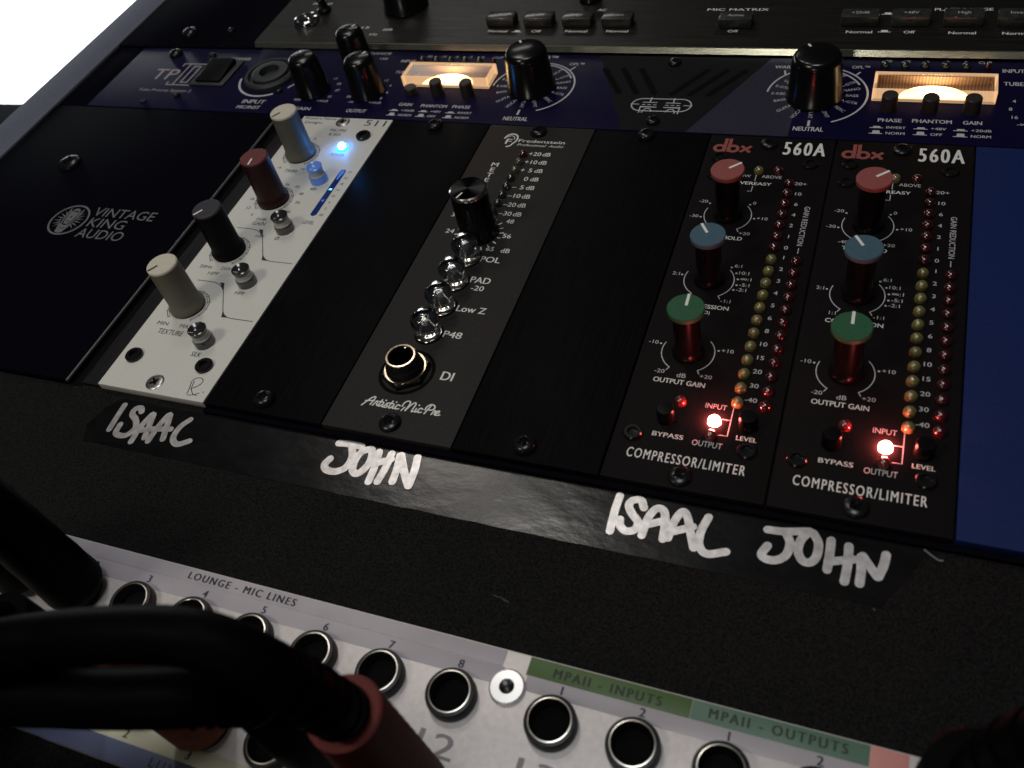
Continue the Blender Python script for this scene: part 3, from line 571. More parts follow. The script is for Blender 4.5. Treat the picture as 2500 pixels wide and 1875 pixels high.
    for y, dots in ((95.0, ((142, '-20', -1), (192, '-30', -1), (44, '0', 1), (-5, '+10', 1))), (67.9, ((172, '2:1', -1), (48, '6:1', 1), (28, '10:1', 1), (10, '∞:1', 1), (-7, '-5:1', 1), (-22, '-2:1', 1))), (41.2, ((166, '-10', -1), (13, '+10', 1)))):
        ribbon(bm, arc_pts(kx, y, 6.7, 158, 238, 20), 0.24, 0.05); ribbon(bm, arc_pts(kx, y, 6.7, 42, -58, 24), 0.24, 0.05)
        for a, sg in ((238, -1), (-58, 1)):
            a = math.radians(a); px, py = kx + 6.7*math.cos(a), y + 6.7*math.sin(a); ribbon(bm, [(px, py), (px + sg*0.6, py - 1.05)], 0.24, 0.065, smoothed=False)
        for a, s, sg in dots:
            a = math.radians(a); px, py = kx + 7.65*math.cos(a), y + 7.65*math.sin(a); disc(bm, px, py, 0.3, 0.05)
            txt(bm, s, px + sg*0.7, py - 0.3 + (0.5 if abs(math.sin(a)) > 0.5 else 0), 1.2, None, 'l' if sg > 0 else 'r', condense=1.15)
        lo, hi = {95.0: ('-40', '+20'), 67.9: ('1:1', '-1:1'), 41.2: ('-20', '+20')}[y]
        txt(bm, lo, kx - 4.4, y - 7.9, 1.2, None, 'r', condense=1.15); txt(bm, hi, kx + 4.5, y - 7.9, 1.2, None, 'l', condense=1.15)
    txt(bm, 'dB', kx, 32.6, 1.35, None, 'c', condense=1.15)
    link('scale_legend', bm, 'ink_soft', t)
    return t
c1 = compressor(152.4, 'black compressor module with red, blue and green knobs beside the blank panel')
c2 = copy_tree(c1); c2.location.x = 190.5 * S; c2['label'] = 'black compressor module with red, blue and green knobs beside the plain blue module'

bmod = thing('blue_module', 'plain blue module panel at the end of the module row', 'module', (228.6, 0, 0))
boxo('faceplate', 'bluepanel', bmod, 0.25, 76.0, 0.1, 133.0, -2.4, 0.05, 0.2)
screw(bmod, 57, 4.0, 2.9); screw(bmod, 57, 129.3, 2.9)

# ------------------------------------------------------------------ dark blue tube preamp
tp = thing('tube_preamp', 'dark blue two-channel tube preamp with glowing amber meters', 'preamp', (0, 0, 0))
boxo('front_panel', 'blue', tp, -107.0, 352, 133.5, 177.6, -2.4, 0.0, 0.25)
boxo('rack_ear', 'ear', tp, -122.8, -107.2, 133.5, 177.6, -2.4, -0.2, 0.25)
bm = bmesh.new(); poly(bm, [(103.6, 177.3), (164.2, 177.3), (143.8, 133.8), (122.6, 133.8)][::-1], 0.02); cp = link('centre_plate', bm, 'charcoal', tp)
bm = bmesh.new(); poly(bm, [(164.4, 177.3), (175.9, 177.3), (175.9, 133.8), (144.0, 133.8)][::-1], 0.02); link('slate_field', bm, 'slate', tp)
for (xa, ya, xb, yb) in ((107.8, 168.5, 116.4, 154.6), (114.6, 168.7, 122.6, 154.6), (121.2, 168.7, 129.0, 154.6), (144.2, 169.0, 135.2, 154.6), (150.7, 169.0, 141.2, 154.6), (157.0, 169.0, 147.4, 154.6)):
    bm = bmesh.new(); ribbon(bm, [(xa, ya), (xb, yb)], 2.1, 0.09, smoothed=False); link('vent_slot', bm, 'dark', tp)
bm = bmesh.new()
ring = arc_pts(126.3, 147.75, 3.5, 90, 270, 16) + arc_pts(139.4, 147.95, 3.5, -90, 90, 16)
ribbon(bm, ring, 0.42, 0.10, closed=True)
for s, (cxx) in ((1, 128.8), (-1, 136.7)):
    ribbon(bm, [(cxx, 152.0), (cxx, 149.2)], 0.42, 0.115, smoothed=False, round_ends=False); ribbon(bm, [(cxx-2.5, 149.1), (cxx+2.5, 149.1)], 0.36, 0.13, smoothed=False, round_ends=False)
    for k in (-1.9, 0, 1.9): ribbon(bm, [(cxx+k-0.6, 147.8), (cxx+k+0.6, 147.8)], 0.34, 0.10, smoothed=False, round_ends=False)
    ribbon(bm, [(cxx - s*2.6, 143.1), (cxx - s*2.7, 146.5), (cxx + s*2.8, 146.5)], 0.4, 0.125, smoothed=False, round_ends=False)
    ribbon(bm, [(cxx-1.5, 143.9), (cxx-0.9, 145.2), (cxx, 145.6), (cxx+0.9, 145.2), (cxx+1.5, 143.9)], 0.36, 0.14)
    ribbon(bm, [(cxx - s*1.5, 143.1), (cxx - s*1.5, 144.2)], 0.36, 0.15, smoothed=False, round_ends=False)
    ex = 122.6 if s > 0 else 143.1; ribbon(bm, [(ex - s*0.2, 147.9), (ex + s*2.7, 147.9)], 0.36, 0.12, smoothed=False, round_ends=False)
link('tube_symbol', bm, 'ink_soft', tp)
for x, y, z in ((131.9, 173.0, 0), (132.3, 138.4, 0), (-65.8, 171.4, 0), (-65.4, 142.0, 0), (-19.2, 147.6, 0)): screw(tp, x, y, 2.3 if x > 0 else 1.5, 'screw_black', z + 0.06, 1.4)
screw(tp, -85.8, 172.0, 3.0, 'screw_black', 0, 2.2); screw(tp, -79.6, 137.4, 1.2, 'screw_black', 0, 0.8)
def big_knob(parent, x, y, rb, rt, h, ang, name='knob', z=0):
    k = latho(name, 'knob_black', parent, [(rb+0.5, 0.4), (rb+0.5, 1.0), (rb, 1.5), (rt+0.3, h-2.4), (rt, h-1.4), (rt-0.5, h-0.5), (rt-1.3, h-0.05), (0, h)], x, y, z, 56, smooth=50)
    a = math.radians(ang); d = Vector((math.cos(a), math.sin(a))); n = Vector((-d.y, d.x)); bm = bmesh.new()
    q = [(x+d.x*p+n.x*s, y+d.y*p+n.y*s) for p, s in ((rt-3.0, -0.36), (rt-1.35, -0.36), (rt-1.35, 0.36), (rt-3.0, 0.36))]
    poly(bm, q, z+h+0.04); link('pointer', bm, 'line_white', k); return k
big_knob(tp, -4.0, 149.2, 6.3, 5.5, 15.0, 120, 'gain_knob'); big_knob(tp, 20.2, 149.2, 6.3, 5.5, 15.0, 60, 'output_knob'); big_knob(tp, 6.8, 168.2, 6.0, 5.2, 15.0, 60, 'impedance_knob')
big_knob(tp, 83.8, 156.0, 8.4, 7.3, 15.3, 125, 'voicing_knob'); big_knob(tp, 181.0, 155.8, 8.4, 7.3, 15.3, 125, 'voicing_knob'); big_knob(tp, 250.4, 150.0, 7.3, 5.7, 14.5, 120, 'output_knob')
# input socket and power switch
sk = latho('combo_socket', 'combo', tp, [(11.0, 0.1), (11.0, 1.6), (10.2, 2.4), (9.2, 2.4), (8.6, 0.9), (7.7, 0.9), (7.5, 2.6), (6.4, 2.9), (4.2, 2.9), (3.9, 0.4), (0, 0.3)], -28.6, 157.8, 0, 56, smooth=30)
sw = boxo('power_switch', 'combo', tp, -64.5, -47.5, 149.6, 167.8, 0.05, 0.9, 0.4)
bm = bmesh.new(); box(bm, -62.0, -50.0, 151.4, 166.2, 0.9, 3.2, 0.8)
for v in bm.verts:
    if v.co.z > 2.0*S and v.co.y < 158*S: v.co.z -= 1.6*S
link('rocker', bm, 'knob_satin', sw, 35)
def meter(x0, y0):
    m = boxo('meter', 'meter_base', tp, x0+0.4, x0+34.6, y0+0.4, y0+9.8, 0.06, 0.4)
    t = 0.9; bm = bmesh.new()
    for q in ((x0, x0+35, y0, y0+t), (x0, x0+35, y0+10.2-t, y0+10.2), (x0, x0+t, y0+t, y0+10.2-t), (x0+35-t, x0+35, y0+t, y0+10.2-t)): box(bm, *q, 0.06, 4.2, 0.3)
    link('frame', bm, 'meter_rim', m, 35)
    bm = bmesh.new()
    for q in ((x0+t+0.05, x0+35-t-0.05, y0+t+0.05, y0+10.2-t-0.05, 0.42, 0.55), (x0+t+0.05, x0+35-t-0.05, y0+10.2-t-0.45, y0+10.2-t-0.05, 0.56, 3.5), (x0+t+0.05, x0+t+0.45, y0+t+0.05, y0+10.2-t-0.5, 0.56, 3.5), (x0+35-t-0.45, x0+35-t-0.05, y0+t+0.05, y0+10.2-t-0.5, 0.56, 3.5)): box(bm, *q)
    link('scale_card', bm, 'card', m)
    bm = bmesh.new(); poly(bm, [(x0+17.8+10.2*math.cos(pi*k/28), y0+1.1+7.2*math.sin(pi*k/28)) for k in range(29)], 0.62); link('dial_glow_patch', bm, 'dial_glow', m)  # the lamp's pool of light on the card, added as a glowing patch
    latho('lamp', 'meter_core', m, [(5.2, 0.66), (4.4, 1.0), (2.5, 1.3), (0, 1.4)], x0+18.0, y0+3.4, 0, 40, smooth=70, sy=0.40)
    bm = bmesh.new(); ribbon(bm, [(x0+5.2, y0+1.6), (x0+5.6, y0+7.4)], 0.14, 1.5, smoothed=False, round_ends=False); link('needle', bm, 'dark', m)
    bm = bmesh.new(); box(bm, x0+t+0.02, x0+35-t-0.02, y0+t+0.02, y0+10.2-t-0.02, 3.6, 3.9); link('pane', bm, 'pane', m)
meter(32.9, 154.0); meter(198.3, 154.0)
for i in range(6):
    led(tp, 33.4 + 6.0*i, 171.6, 'led_red' if i == 5 else 'led_grn', 1.0 if i == 5 else 1.4, 0, 1.9); led(tp, 200.7 + 6.0*i, 173.6, 'led_red' if i == 5 else 'led_grn', 1.0 if i == 5 else 1.4, 0, 1.9)
for x, h in ((38.0, 2.6), (49.0, 5.4), (61.0, 5.4), (203.7, 5.2), (215.3, 4.8), (226.9, 5.0)):
    latho('push_button', 'button_dark', tp, [(2.45, 0), (2.4, h-0.4), (2.1, h), (0, h+0.05)], x, 150.2, 0, 32, smooth=30)
bm = bmesh.new()
def T(s, x, y, cap, wd=None, **k): txt(bm, s, x, y, cap, wd, **k)
T('INPUT', -32.4, 139.5, 2.4, 10.4, bold=0.03); T('MIC/INST', -33.0, 136.0, 1.9, 10.6, bold=0.03); T('POWER', -56.0, 169.3, 1.7, 10.2, bold=0.03)
T('GAIN', -7.0, 136.6, 1.9, 7.4, bold=0.03); T('OUTPUT', 16.2, 136.5, 2.0, 8.3, bold=0.03); T('IMPEDANCE', 2.6, 175.2, 1.6, 15.2, bold=0.03); T('150', 14.5, 171.7, 1.4, 3.3)
for s, x, y in (('17', 0.6, 157.0), ('23', 3.6, 153.8), ('27', 5.0, 149.4), ('32', 3.8, 145.2), ('+40dB', 0.4, 142.2), ('0dB', -9.8, 142.5), ('12', 23.3, 157.0), ('4', 26.7, 153.6), ('6', 27.4, 149.2), ('8', 26.6, 145.2), ('+10dB', 23.2, 142.4), ('-∞', 14.2, 142.3), ('30', 12.0, 145.6)):
    T(s, x, y, 1.35)
ribbon(bm, arc_pts(-28.6, 158.0, 13.6, 190, 300, 30), 0.9, 0.05); ribbon(bm, arc_pts(-28.6, 158.0, 13.6, 75, 25, 16), 0.6, 0.05); ribbon(bm, [(-16.9, 150.8), (-15.2, 153.4)], 0.6, 0.05, smoothed=False)
link('socket_legend', bm, 'ink_soft', tp); bm = bmesh.new()
T('INPUT', 24.5, 170.1, 1.8, 6.2, bold=0.03); T('TUBE', 25.3, 162.5, 1.8, 5.4, bold=0.03)
T('INPUT', 235.1, 171.3, 1.9, 6.1, bold=0.03); T('TUBE', 235.5, 164.3, 1.9, 5.4, bold=0.03)
for s, x in (('-20', 35.2), ('-10', 41.2), ('-6', 46.9), ('-3', 52.6), ('0', 57.9), ('CLIP', 64.3)): T(s, x, 174.0, 1.35, None, al='c')
for s, x in (('-20', 201.4), ('-10', 206.9), ('-6', 213.1), ('-3', 218.9), ('0', 224.6), ('CLIP', 230.1)): T(s, x, 176.0, 1.35, None, al='c')
link('meter_legend', bm, 'ink_soft', tp); bm = bmesh.new()
for group in (((('GAIN', 36.1, 41.4, 141.8), ('PHANTOM', 45.3, 55.7, 141.5), ('PHASE', 57.9, 64.9, 141.6)), ((33.7, 135.6, '+20dB', 'NORM'), (45.6, 135.6, '+48V', 'OFF'), (56.5, 135.5, 'INVERT', 'NORM'))),
        ((('PHASE', 201.2, 207.9, 143.3), ('PHANTOM', 210.9, 221.8, 143.5), ('GAIN', 224.9, 230.0, 143.5)), ((199.1, 137.1, 'INVERT', 'NORM'), (211.5, 137.3, '+48V', 'OFF'), (222.4, 137.2, '+20dB', 'NORM')))):
    for (s, x0, x1, y), (xi, yi, a, b) in zip(*group):
        T(s, x0, y, 1.75, x1-x0, bold=0.035)
        for yy, hh in ((yi+2.9, 0.7), (yi, 1.4)):
            poly(bm, [(xi, yy), (xi+3.9, yy), (xi+3.9, yy+0.3), (xi, yy+0.3)], 0.05); poly(bm, [(xi+0.9, yy+0.3), (xi+3.2, yy+0.3), (xi+3.0, yy+0.3+hh), (xi+1.1, yy+0.3+hh)], 0.06)
        T(a, xi+4.8, yi+2.85, 1.2, 5.4 if len(a) > 4 else 4.2, bold=0.02); T(b, xi+4.8, yi-0.05, 1.25, 5.3 if len(b) > 3 else 3.2, bold=0.02)
        link('button_legend', bm, 'ink_soft', tp); bm = bmesh.new()
for cx, cy in ((84.0, 156.2), (181.2, 156.6)):
    bm = bmesh.new()
    if cx < 100: ribbon(bm, arc_pts(cx, cy, 15.2, 179, 148, 10), 0.55, 0.05); ribbon(bm, arc_pts(cx, cy, 15.3, 100, -66, 48), 0.6, 0.05)
    else: ribbon(bm, arc_pts(cx, cy, 15.2, 176, 118, 16), 0.55, 0.05); ribbon(bm, arc_pts(cx, cy, 15.8, 76, -65, 44), 0.6, 0.05)
    ribbon(bm, arc_pts(cx, cy, 14.2, 88, 26, 20), 0.6, 0.05); ribbon(bm, [(cx+11.0, cy+11.2), (cx+12.3, cy+13.2)], 0.6, 0.065)
    ribbon(bm, [(cx-11.0, cy+11.2), (cx-11.4, cy+13.2)], 0.6, 0.065); ribbon(bm, [(cx-0.05, cy-14.1), (cx+0.0, cy-17.0)], 0.75, 0.05, smoothed=False, round_ends=False)
    for s, a in (('VOCAL', 56), ('A-GTR', 34), ('PIANO', 17), ('BASS', 0), ('A-GTR', -18), ('PERC', -42), ('LIMIT', -67), ('FLAT', -90), ('VOCAL', -113), ('GUITAR', -137), ('BASS', -161), ('E-KBD', 180), ('E-GTR', 161), ('VOC', 145)):
        r = 11.2 if abs(a) != 90 else 10.9; aa = math.radians(a); rr = a if -91 <= a <= 90 else a + 180
        T(s, cx + r*math.cos(aa), cy + r*math.sin(aa), 1.25, None, al='c', rot=rr + 0.001)
    T('NEUTRAL', cx-4.3, cy-20.4 if cx < 100 else cy-19.6, 2.1, 9.0, bold=0.035)
    T('OPL™', cx+9.6, cy+14.3 if cx < 100 else cy+15.4, 1.6, 5.4, bold=0.03); T('WARM', cx-14.9, cy+14.6, 1.7, 6.6, bold=0.03); T('V3™', cx-2.6, cy+17.8, 2.3, 6.4, bold=0.04)
    link('dial_legend', bm, 'ink_soft', tp)
bm = bmesh.new()
for s, x, y in (('4', 237.9, 155.4), ('8', 237.0, 151.3), ('16', 237.8, 147.2), ('-∞', 239.2, 143.8)): T(s, x, y, 1.5)
link('printed_legend', bm, 'ink_soft', tp)
bm = bmesh.new()
txt(bm, 'TP', -88.2, 153.9, 7.4, 12.5, bold=-0.012)
for iq, q in enumerate(([(-76.8, 150.2), (-61.5, 150.2)], [(-76.8, 165.6), (-61.5, 165.6)], [(-73.6, 150.2), (-73.6, 165.6)], [(-70.6, 152.0), (-70.6, 163.8)], [(-67.4, 152.0), (-67.4, 163.8)], [(-64.6, 150.2), (-64.6, 165.6)], [(-70.6, 163.8), (-67.4, 163.8)], [(-70.6, 152), (-67.4, 152)], [(-76.8, 150.2), (-76.8, 152)], [(-76.8, 163.8), (-76.8, 165.6)])):
    ribbon(bm, q, 0.65, 0.05 + 0.01*iq, smoothed=False)
txt(bm, 'Tube Preamp System 2', -88.2, 145.3, 1.7, 26.8, bold=0.02)
link('model_lettering', bm, 'ink_grey', tp)

# ------------------------------------------------------------------ brushed black channel strip above
cs = thing('channel_strip', 'brushed black channel strip with smoked key switches above the blue preamp', 'channel strip', (0, 0, 0))
boxo('front_panel', 'brushed', cs, -48.0, 352, 179.32, 262, 0.6, 2.8, 0.0)
bm = bmesh.new(); q_ = [(178.05, 0.65), (178.85, 2.55), (179.3, 2.6), (179.3, 0.65)]
va = [bm.verts.new(Vector((-48, y, z))*S) for y, z in q_]; vb = [bm.verts.new(Vector((352, y, z))*S) for y, z in q_]
for i in range(4): bm.faces.new((va[i], va[(i+1) % 4], vb[(i+1) % 4], vb[i]))
bm.faces.new(va[::-1]); bm.faces.new(vb); link('lower_edge', bm, 'edge_metal', cs, 20)
boxo('rack_ear', 'ear', cs, -122.8, -48.3, 178.2, 262, -2.4, 0.4, 0.4)
zf = 2.8
screw(cs, -88.4, 188.2, 3.6, 'screw_black', 0.4, 2.4); screw(cs, -68.0, 190.8, 1.8, 'screw_black', 0.4, 1.4)
big_knob(cs, 11.8, 206.6, 9.0, 7.6, 15, 90, 'frequency_knob', zf); big_knob(cs, 90.2, 212.0, 4.0, 3.4, 8, 90, 'small_knob', zf)
latho('jack_nut', 'chrome', cs, [(5.6, 0), (5.6, 0.9), (5.1, 1.9), (4.2, 2.2), (3.6, 1.9), (3.4, 0.3), (0, 0.2)], -30.2, 194.3, zf, 44, smooth=40)
latho('toggle_switch', 'screw_black', cs, [(3.0, 0), (3.0, 1.2), (2.0, 1.8), (1.6, 4.5), (2.0, 6.0), (1.2, 6.6), (0, 6.7)], -26.0, 203.2, zf, 28, smooth=50)
def key(x, y0, w, words, lit=0):
    k = boxo('key_switch', 'keycap', cs, x-w/2, x+w/2, y0-0.4, y0+5.6, zf, zf+3.6, 0.9)
    b = bmesh.new(); txt(b, words, x, y0+1.7, 1.5, None, al='c', z=zf+3.64); link('key_legend', b, 'ink_soft', k)
for x, s in ((59.6, '+20dB'), (75.1, '+48V'), (90.6, 'High'), (106.0, 'Invert')): key(x, 191.6, 11.6, s)
for x, s in ((190.5, '+20dB'), (206.4, '+48V'), (222.4, 'High'), (238.4, 'Invert')): key(x, 193.2, 12.2, s)
key(149.2, 191.4, 11.8, 'Active')
boxo('label_plate', 'charcoal', cs, 142.8, 154.2, 187.2, 190.4, zf+0.02, zf+0.12, 0.03)
bm = bmesh.new()
U = lambda x: x*0.984 + 3.24
V = lambda y: y*0.984 - 1.757
def tu(s, x0, x1, y, cap, **k): txt(bm, s, U(x0), V(y), cap, (U(x1)-U(x0)) if x1 else None, z=zf+0.05, bold=0.03, **k)
for s, x0, x1, y in (('Normal', 53.2, 61.2, 192.5), ('Off', 71.4, 75.2, 192.6), ('Normal', 85.1, 93.7, 192.8), ('Normal', 101.3, 109.6, 193.0), ('Normal', 186.5, 194.9, 193.6), ('Off', 204.9, 208.4, 193.7), ('Normal', 218.7, 226.9, 193.4), ('Normal', 234.7, 243, 193.3),
    ('MIC MATRIX', 136.1, 158.4, 208.4), ('PLATE RANGE', 213.8, 231.8, 208.3), ('Phase Ø', -38.6, -29.0, 213.8), ('Hz', 1.3, 4.9, 189.4), ('200', 5.7, 10.1, 193.0), ('15', -4.8, -1.3, 194.5), ('45', 6.5, 9.7, 213.6), ('AC', 93.7, 97.0, 208.3)):
    tu(s, x0, x1, y, 1.55)
txt(bm, 'Off', U(146.3), V(193.4), 1.5, 3.6, z=zf+0.16)
for x, y in ((63.3, 192.6), (196.7, 194.3), (196.9, 205.7)):
    x, y = U(x), V(y); poly(bm, [(x, y), (x+4.1, y), (x+4.1, y+0.3), (x, y+0.3)], zf+0.05); poly(bm, [(x+1.0, y+0.3), (x+3.1, y+0.3), (x+3.1, y+1.3), (x+1.0, y+1.3)], zf+0.06)
link('printed_legend', bm, 'ink_bright', cs)

# ------------------------------------------------------------------ black tape strip with marker names
tz = -2.5
tape = thing('label_tape', 'strip of black tape with names in white marker below the modules', 'tape', (0, 0, 0))
bm = bmesh.new()
outline = [(6.74, -17.9), (4.21, -12.63), (6.23, -6.04), (9.78, -2.08), (224.3, -1.95), (221.26, -8.57), (216.18, -17.3)]
top = [(9.78 + (224.3-9.78)*k/40, -2.02 + 0.06*math.sin(k*1.7)) for k in range(41)]
bot = [(216.18 - (216.18-6.74)*k/40, -17.3 - 0.5*k/40 + 0.12*math.sin(k*2.3)) for k in range(41)]
ring = top + [(222.0, -6.8), (220.6, -9.6)] + bot + [(4.21, -12.63), (6.23, -6.04)]
vb = [bm.verts.new(Vector((x, y, tz+0.02))*S) for x, y in ring]; vt = [bm.verts.new(Vector((x, y, tz+0.16))*S) for x, y in ring]
n_ = len(ring)
for i in range(n_): bm.faces.new((vb[i], vb[(i+1) % n_], vt[(i+1) % n_], vt[i]))
bm.faces.new(vt[::-1])
link('tape_strip', bm, 'tape', tape, 40)
bm = bmesh.new(); ribbon(bm, [(223.4, -2.3), (224.8, -3.3), (226.2, -4.1), (226.9, -4.0)], 0.42, tz + 0.3); link('torn_sliver', bm, 'ink_dim', tape)
NAMES = {'isaac_a': [[(11.71, -4.01), (12.02, -8.07), (12.52, -12.73)], [(18.71, -5.12), (17.7, -4.01), (16.17, -4.52), (16.28, -6.44), (18.81, -8.17), (20.33, -10.6), (19.42, -13.24), (17.39, -13.95), (15.36, -13.34), (14.86, -10.5)], [(22.06, -15.17), (21.85, -9.89), (22.87, -5.12), (24.09, -8.57), (25.4, -13.14)], [(20.84, -11.72), (25.81, -9.99), (31.59, -8.88)], [(27.23, -13.95), (27.23, -8.88), (28.24, -4.31), (29.97, -8.57), (31.29, -12.43)], [(35.65, -4.72), (34.02, -7.76), (34.23, -11.51), (36.66, -13.14), (39.7, -11.41)]],
 'john_a': [[(82.71, -3.2), (85.35, -2.9), (89.3, -2.9)], [(86.56, -2.9), (88.29, -6.54), (88.08, -9.79), (85.95, -11.62), (83.22, -11.62), (82.0, -10.2), (82.61, -8.27)], [(92.34, -3.2), (90.32, -4.31), (89.61, -7.15), (90.21, -10.2), (92.04, -11.01), (93.56, -8.17), (93.46, -5.12), (92.65, -3.4)], [(94.88, -3.6), (95.69, -8.57), (96.0, -12.63)], [(98.43, -3.4), (98.63, -7.56), (98.33, -12.12)], [(94.68, -7.46), (99.04, -5.12)], [(100.86, -3.5), (101.78, -7.56), (102.18, -11.31)], [(101.17, -3.4), (104.11, -8.07), (106.75, -11.62)], [(106.85, -11.62), (106.54, -7.05), (105.73, -3.1)]],
 'isaac_b': [[(158.27, -3.0), (158.17, -7.56), (158.47, -12.63)], [(164.46, -5.02), (163.34, -3.2), (161.41, -3.7), (161.01, -5.33), (162.33, -7.25), (164.05, -8.98), (163.85, -11.01), (162.02, -11.82), (160.4, -10.8), (159.89, -9.18)], [(165.67, -12.12), (165.98, -7.56), (167.3, -4.62), (169.12, -4.92), (170.04, -8.07), (170.44, -12.02)], [(165.67, -9.49), (170.04, -7.15)], [(171.46, -11.51), (171.96, -6.95), (173.18, -4.11), (174.6, -5.43), (176.02, -9.08), (177.44, -12.63)], [(172.37, -9.59), (176.22, -7.46)], [(179.06, -4.31), (178.15, -8.27), (178.45, -11.72), (180.48, -13.44), (184.34, -12.02)]],
 'john_b': [[(191.94, -4.52), (195.39, -4.21), (200.56, -2.95)], [(195.8, -4.41), (197.01, -6.85), (196.61, -9.79), (194.88, -11.51), (192.75, -11.72), (191.64, -10.8), (192.55, -8.47)], [(200.56, -3.1), (199.14, -5.43), (198.84, -8.17), (199.96, -10.3), (201.58, -10.5), (202.69, -8.78), (202.69, -5.53), (201.38, -3.3)], [(205.13, -4.21), (205.23, -8.07), (205.13, -11.41)], [(208.78, -4.82), (208.98, -9.08), (208.78, -13.34)], [(205.13, -9.49), (210.0, -7.76)], [(211.42, -6.85), (211.72, -10.09), (211.72, -13.14)], [(211.72, -6.54), (213.45, -8.88), (214.97, -10.8)], [(215.07, -10.8), (215.88, -7.96), (216.18, -5.23)]]}
for key_, wd in (('isaac_a', 1.85), ('john_a', 2.05), ('isaac_b', 1.9), ('john_b', 1.9)):
    bm = bmesh.new()
    for i, s in enumerate(NAMES[key_]): ribbon(bm, s, wd, tz + 0.2 + 0.02*i, n=6)
    link('handwritten_name', bm, 'marker', tape)

# ------------------------------------------------------------------ silver patch bay
pb = thing('patch_bay', 'silver patch bay with coloured label strips and rows of round jacks', 'patch bay', (0, -90, 0))
Y = 90.0
boxo('faceplate', 'patch', pb, -60, 352, -90.6+Y, -46.0+Y, -2.4, 0.0, 0.2)
def strip(name, mat, x0, x1, y0, y1, z): return boxo(name, mat, pb, x0, x1, y0+Y, y1+Y, 0.005, z, 0.02)
strip('title_strip', 'lab_lilac', -20, 145.9, -49.65, -46.25, 0.12); strip('number_strip', 'lab_lilac', -20, 146.5, -53.5, -49.75, 0.10)
strip('title_strip', 'lab_green', 151.2, 184.5, -50.1, -46.25, 0.12); strip('title_strip', 'lab_teal', 184.6, 216.7, -50.1, -46.25, 0.12); strip('title_strip', 'lab_salmon', 216.8, 223.2, -53.3, -46.25, 0.12); strip('number_strip', 'lab_lilac', 151.6, 216.7, -53.3, -50.2, 0.10)
strip('number_strip', 'lab_cream', 20, 110, -86.1, -82.9, 0.10); strip('title_strip', 'lab_blue', 20, 110, -90.58, -86.2, 0.12)
bm = bmesh.new()
txt(bm, 'LOUNGE - MIC LINES', 65.0, -48.9+Y, 1.75, 29.8, z=0.16, bold=0.075, space=1.3); link('strip_title', bm, 'ink_black', pb); bm = bmesh.new()
txt(bm, 'MPAII - INPUTS', 156.8, -49.3+Y, 1.9, 22.0, z=0.16, bold=0.075, space=1.35); link('strip_title', bm, 'ink_green', pb); bm = bmesh.new()
txt(bm, 'MPAII - OUTPUTS', 188.0, -49.0+Y, 1.9, 25.0, z=0.16, bold=0.075, space=1.35); link('strip_title', bm, 'ink_green', pb); bm = bmesh.new()
for k, x in zip('12345678', [22.7 + 16.38*i for i in range(8)]): txt(bm, k, x, -52.3+Y, 1.75, None, al='c', z=0.15, bold=0.06)
for k, x in zip('1212', (159.4, 175.8, 192.3, 208.6)): txt(bm, k, x, -52.3+Y, 1.75, None, al='c', z=0.15, bold=0.06)
link('number_lettering', bm, 'ink_black', pb); bm = bmesh.new()
for k, x in zip('1234', (55.9, 72.3, 88.6, 104.9)): txt(bm, k, x, -85.4+Y, 1.75, None, al='c', z=0.15, bold=0.06)
link('number_lettering', bm, 'ink_black', pb); bm = bmesh.new()
txt(bm, 'LUNCHBOX', 81.0, -89.0+Y, 1.9, 20, z=0.16, space=1.3)
link('strip_title', bm, 'ink_black', pb)
bm = bmesh.new(); txt(bm, '12', 134.2, -70.6+Y, 4.7, 8.0, bold=0.02); txt(bm, '13', 155.2, -70.6+Y, 4.7, 8.0, bold=0.02); txt(bm, '14', 171.8, -70.6+Y, 4.7, 8.0, bold=0.02)
link('printed_numbers', bm, 'ink_grey', pb)
def jack(x, y):
    j = latho('jack', 'jack', pb, [(5.25, 0), (5.25, 2.2), (5.0, 2.75), (4.42, 2.85)], x, y+Y, 0, 44, smooth=30)
    latho('ferrule', 'ferrule', j, [(4.42, 2.85), (4.36, 3.05), (4.18, 3.08), (4.08, 2.95)], x, y+Y, 0, 48, smooth=40)
    latho('inner_cone', 'cone', j, [(4.08, 2.95), (3.8, 1.6), (3.65, 0.6)], x, y+Y, 0, 48, smooth=40)
    latho('bore', 'dark', j, [(3.65, 0.6), (3.5, 0.08), (0, 0.08)], x, y+Y, 0, 32)  # shallow cup, with the darkness of the hole's depth put into its black
for i in range(7): jack(39.5 + 16.42*i, -58.4)
for i in range(5): jack(159.35 + 16.4*i, -58.4)
for i in range(6): jack(56.0 + 16.45*i, -78.0)
ws = latho('panel_screw', 'bright_washer', pb, [(3.75, 0.05), (3.75, 0.5), (3.4, 0.75), (1.6, 0.8), (1.45, 0.4), (1.4, 0.1)], 148.4, -53.7+Y, 0.1, 36, smooth=20)
latho('screw_socket', 'screw_black', ws, [(1.45, 0.45), (0.8, 0.25), (0, 0.2)], 148.4, -53.7+Y, 0.1, 20)

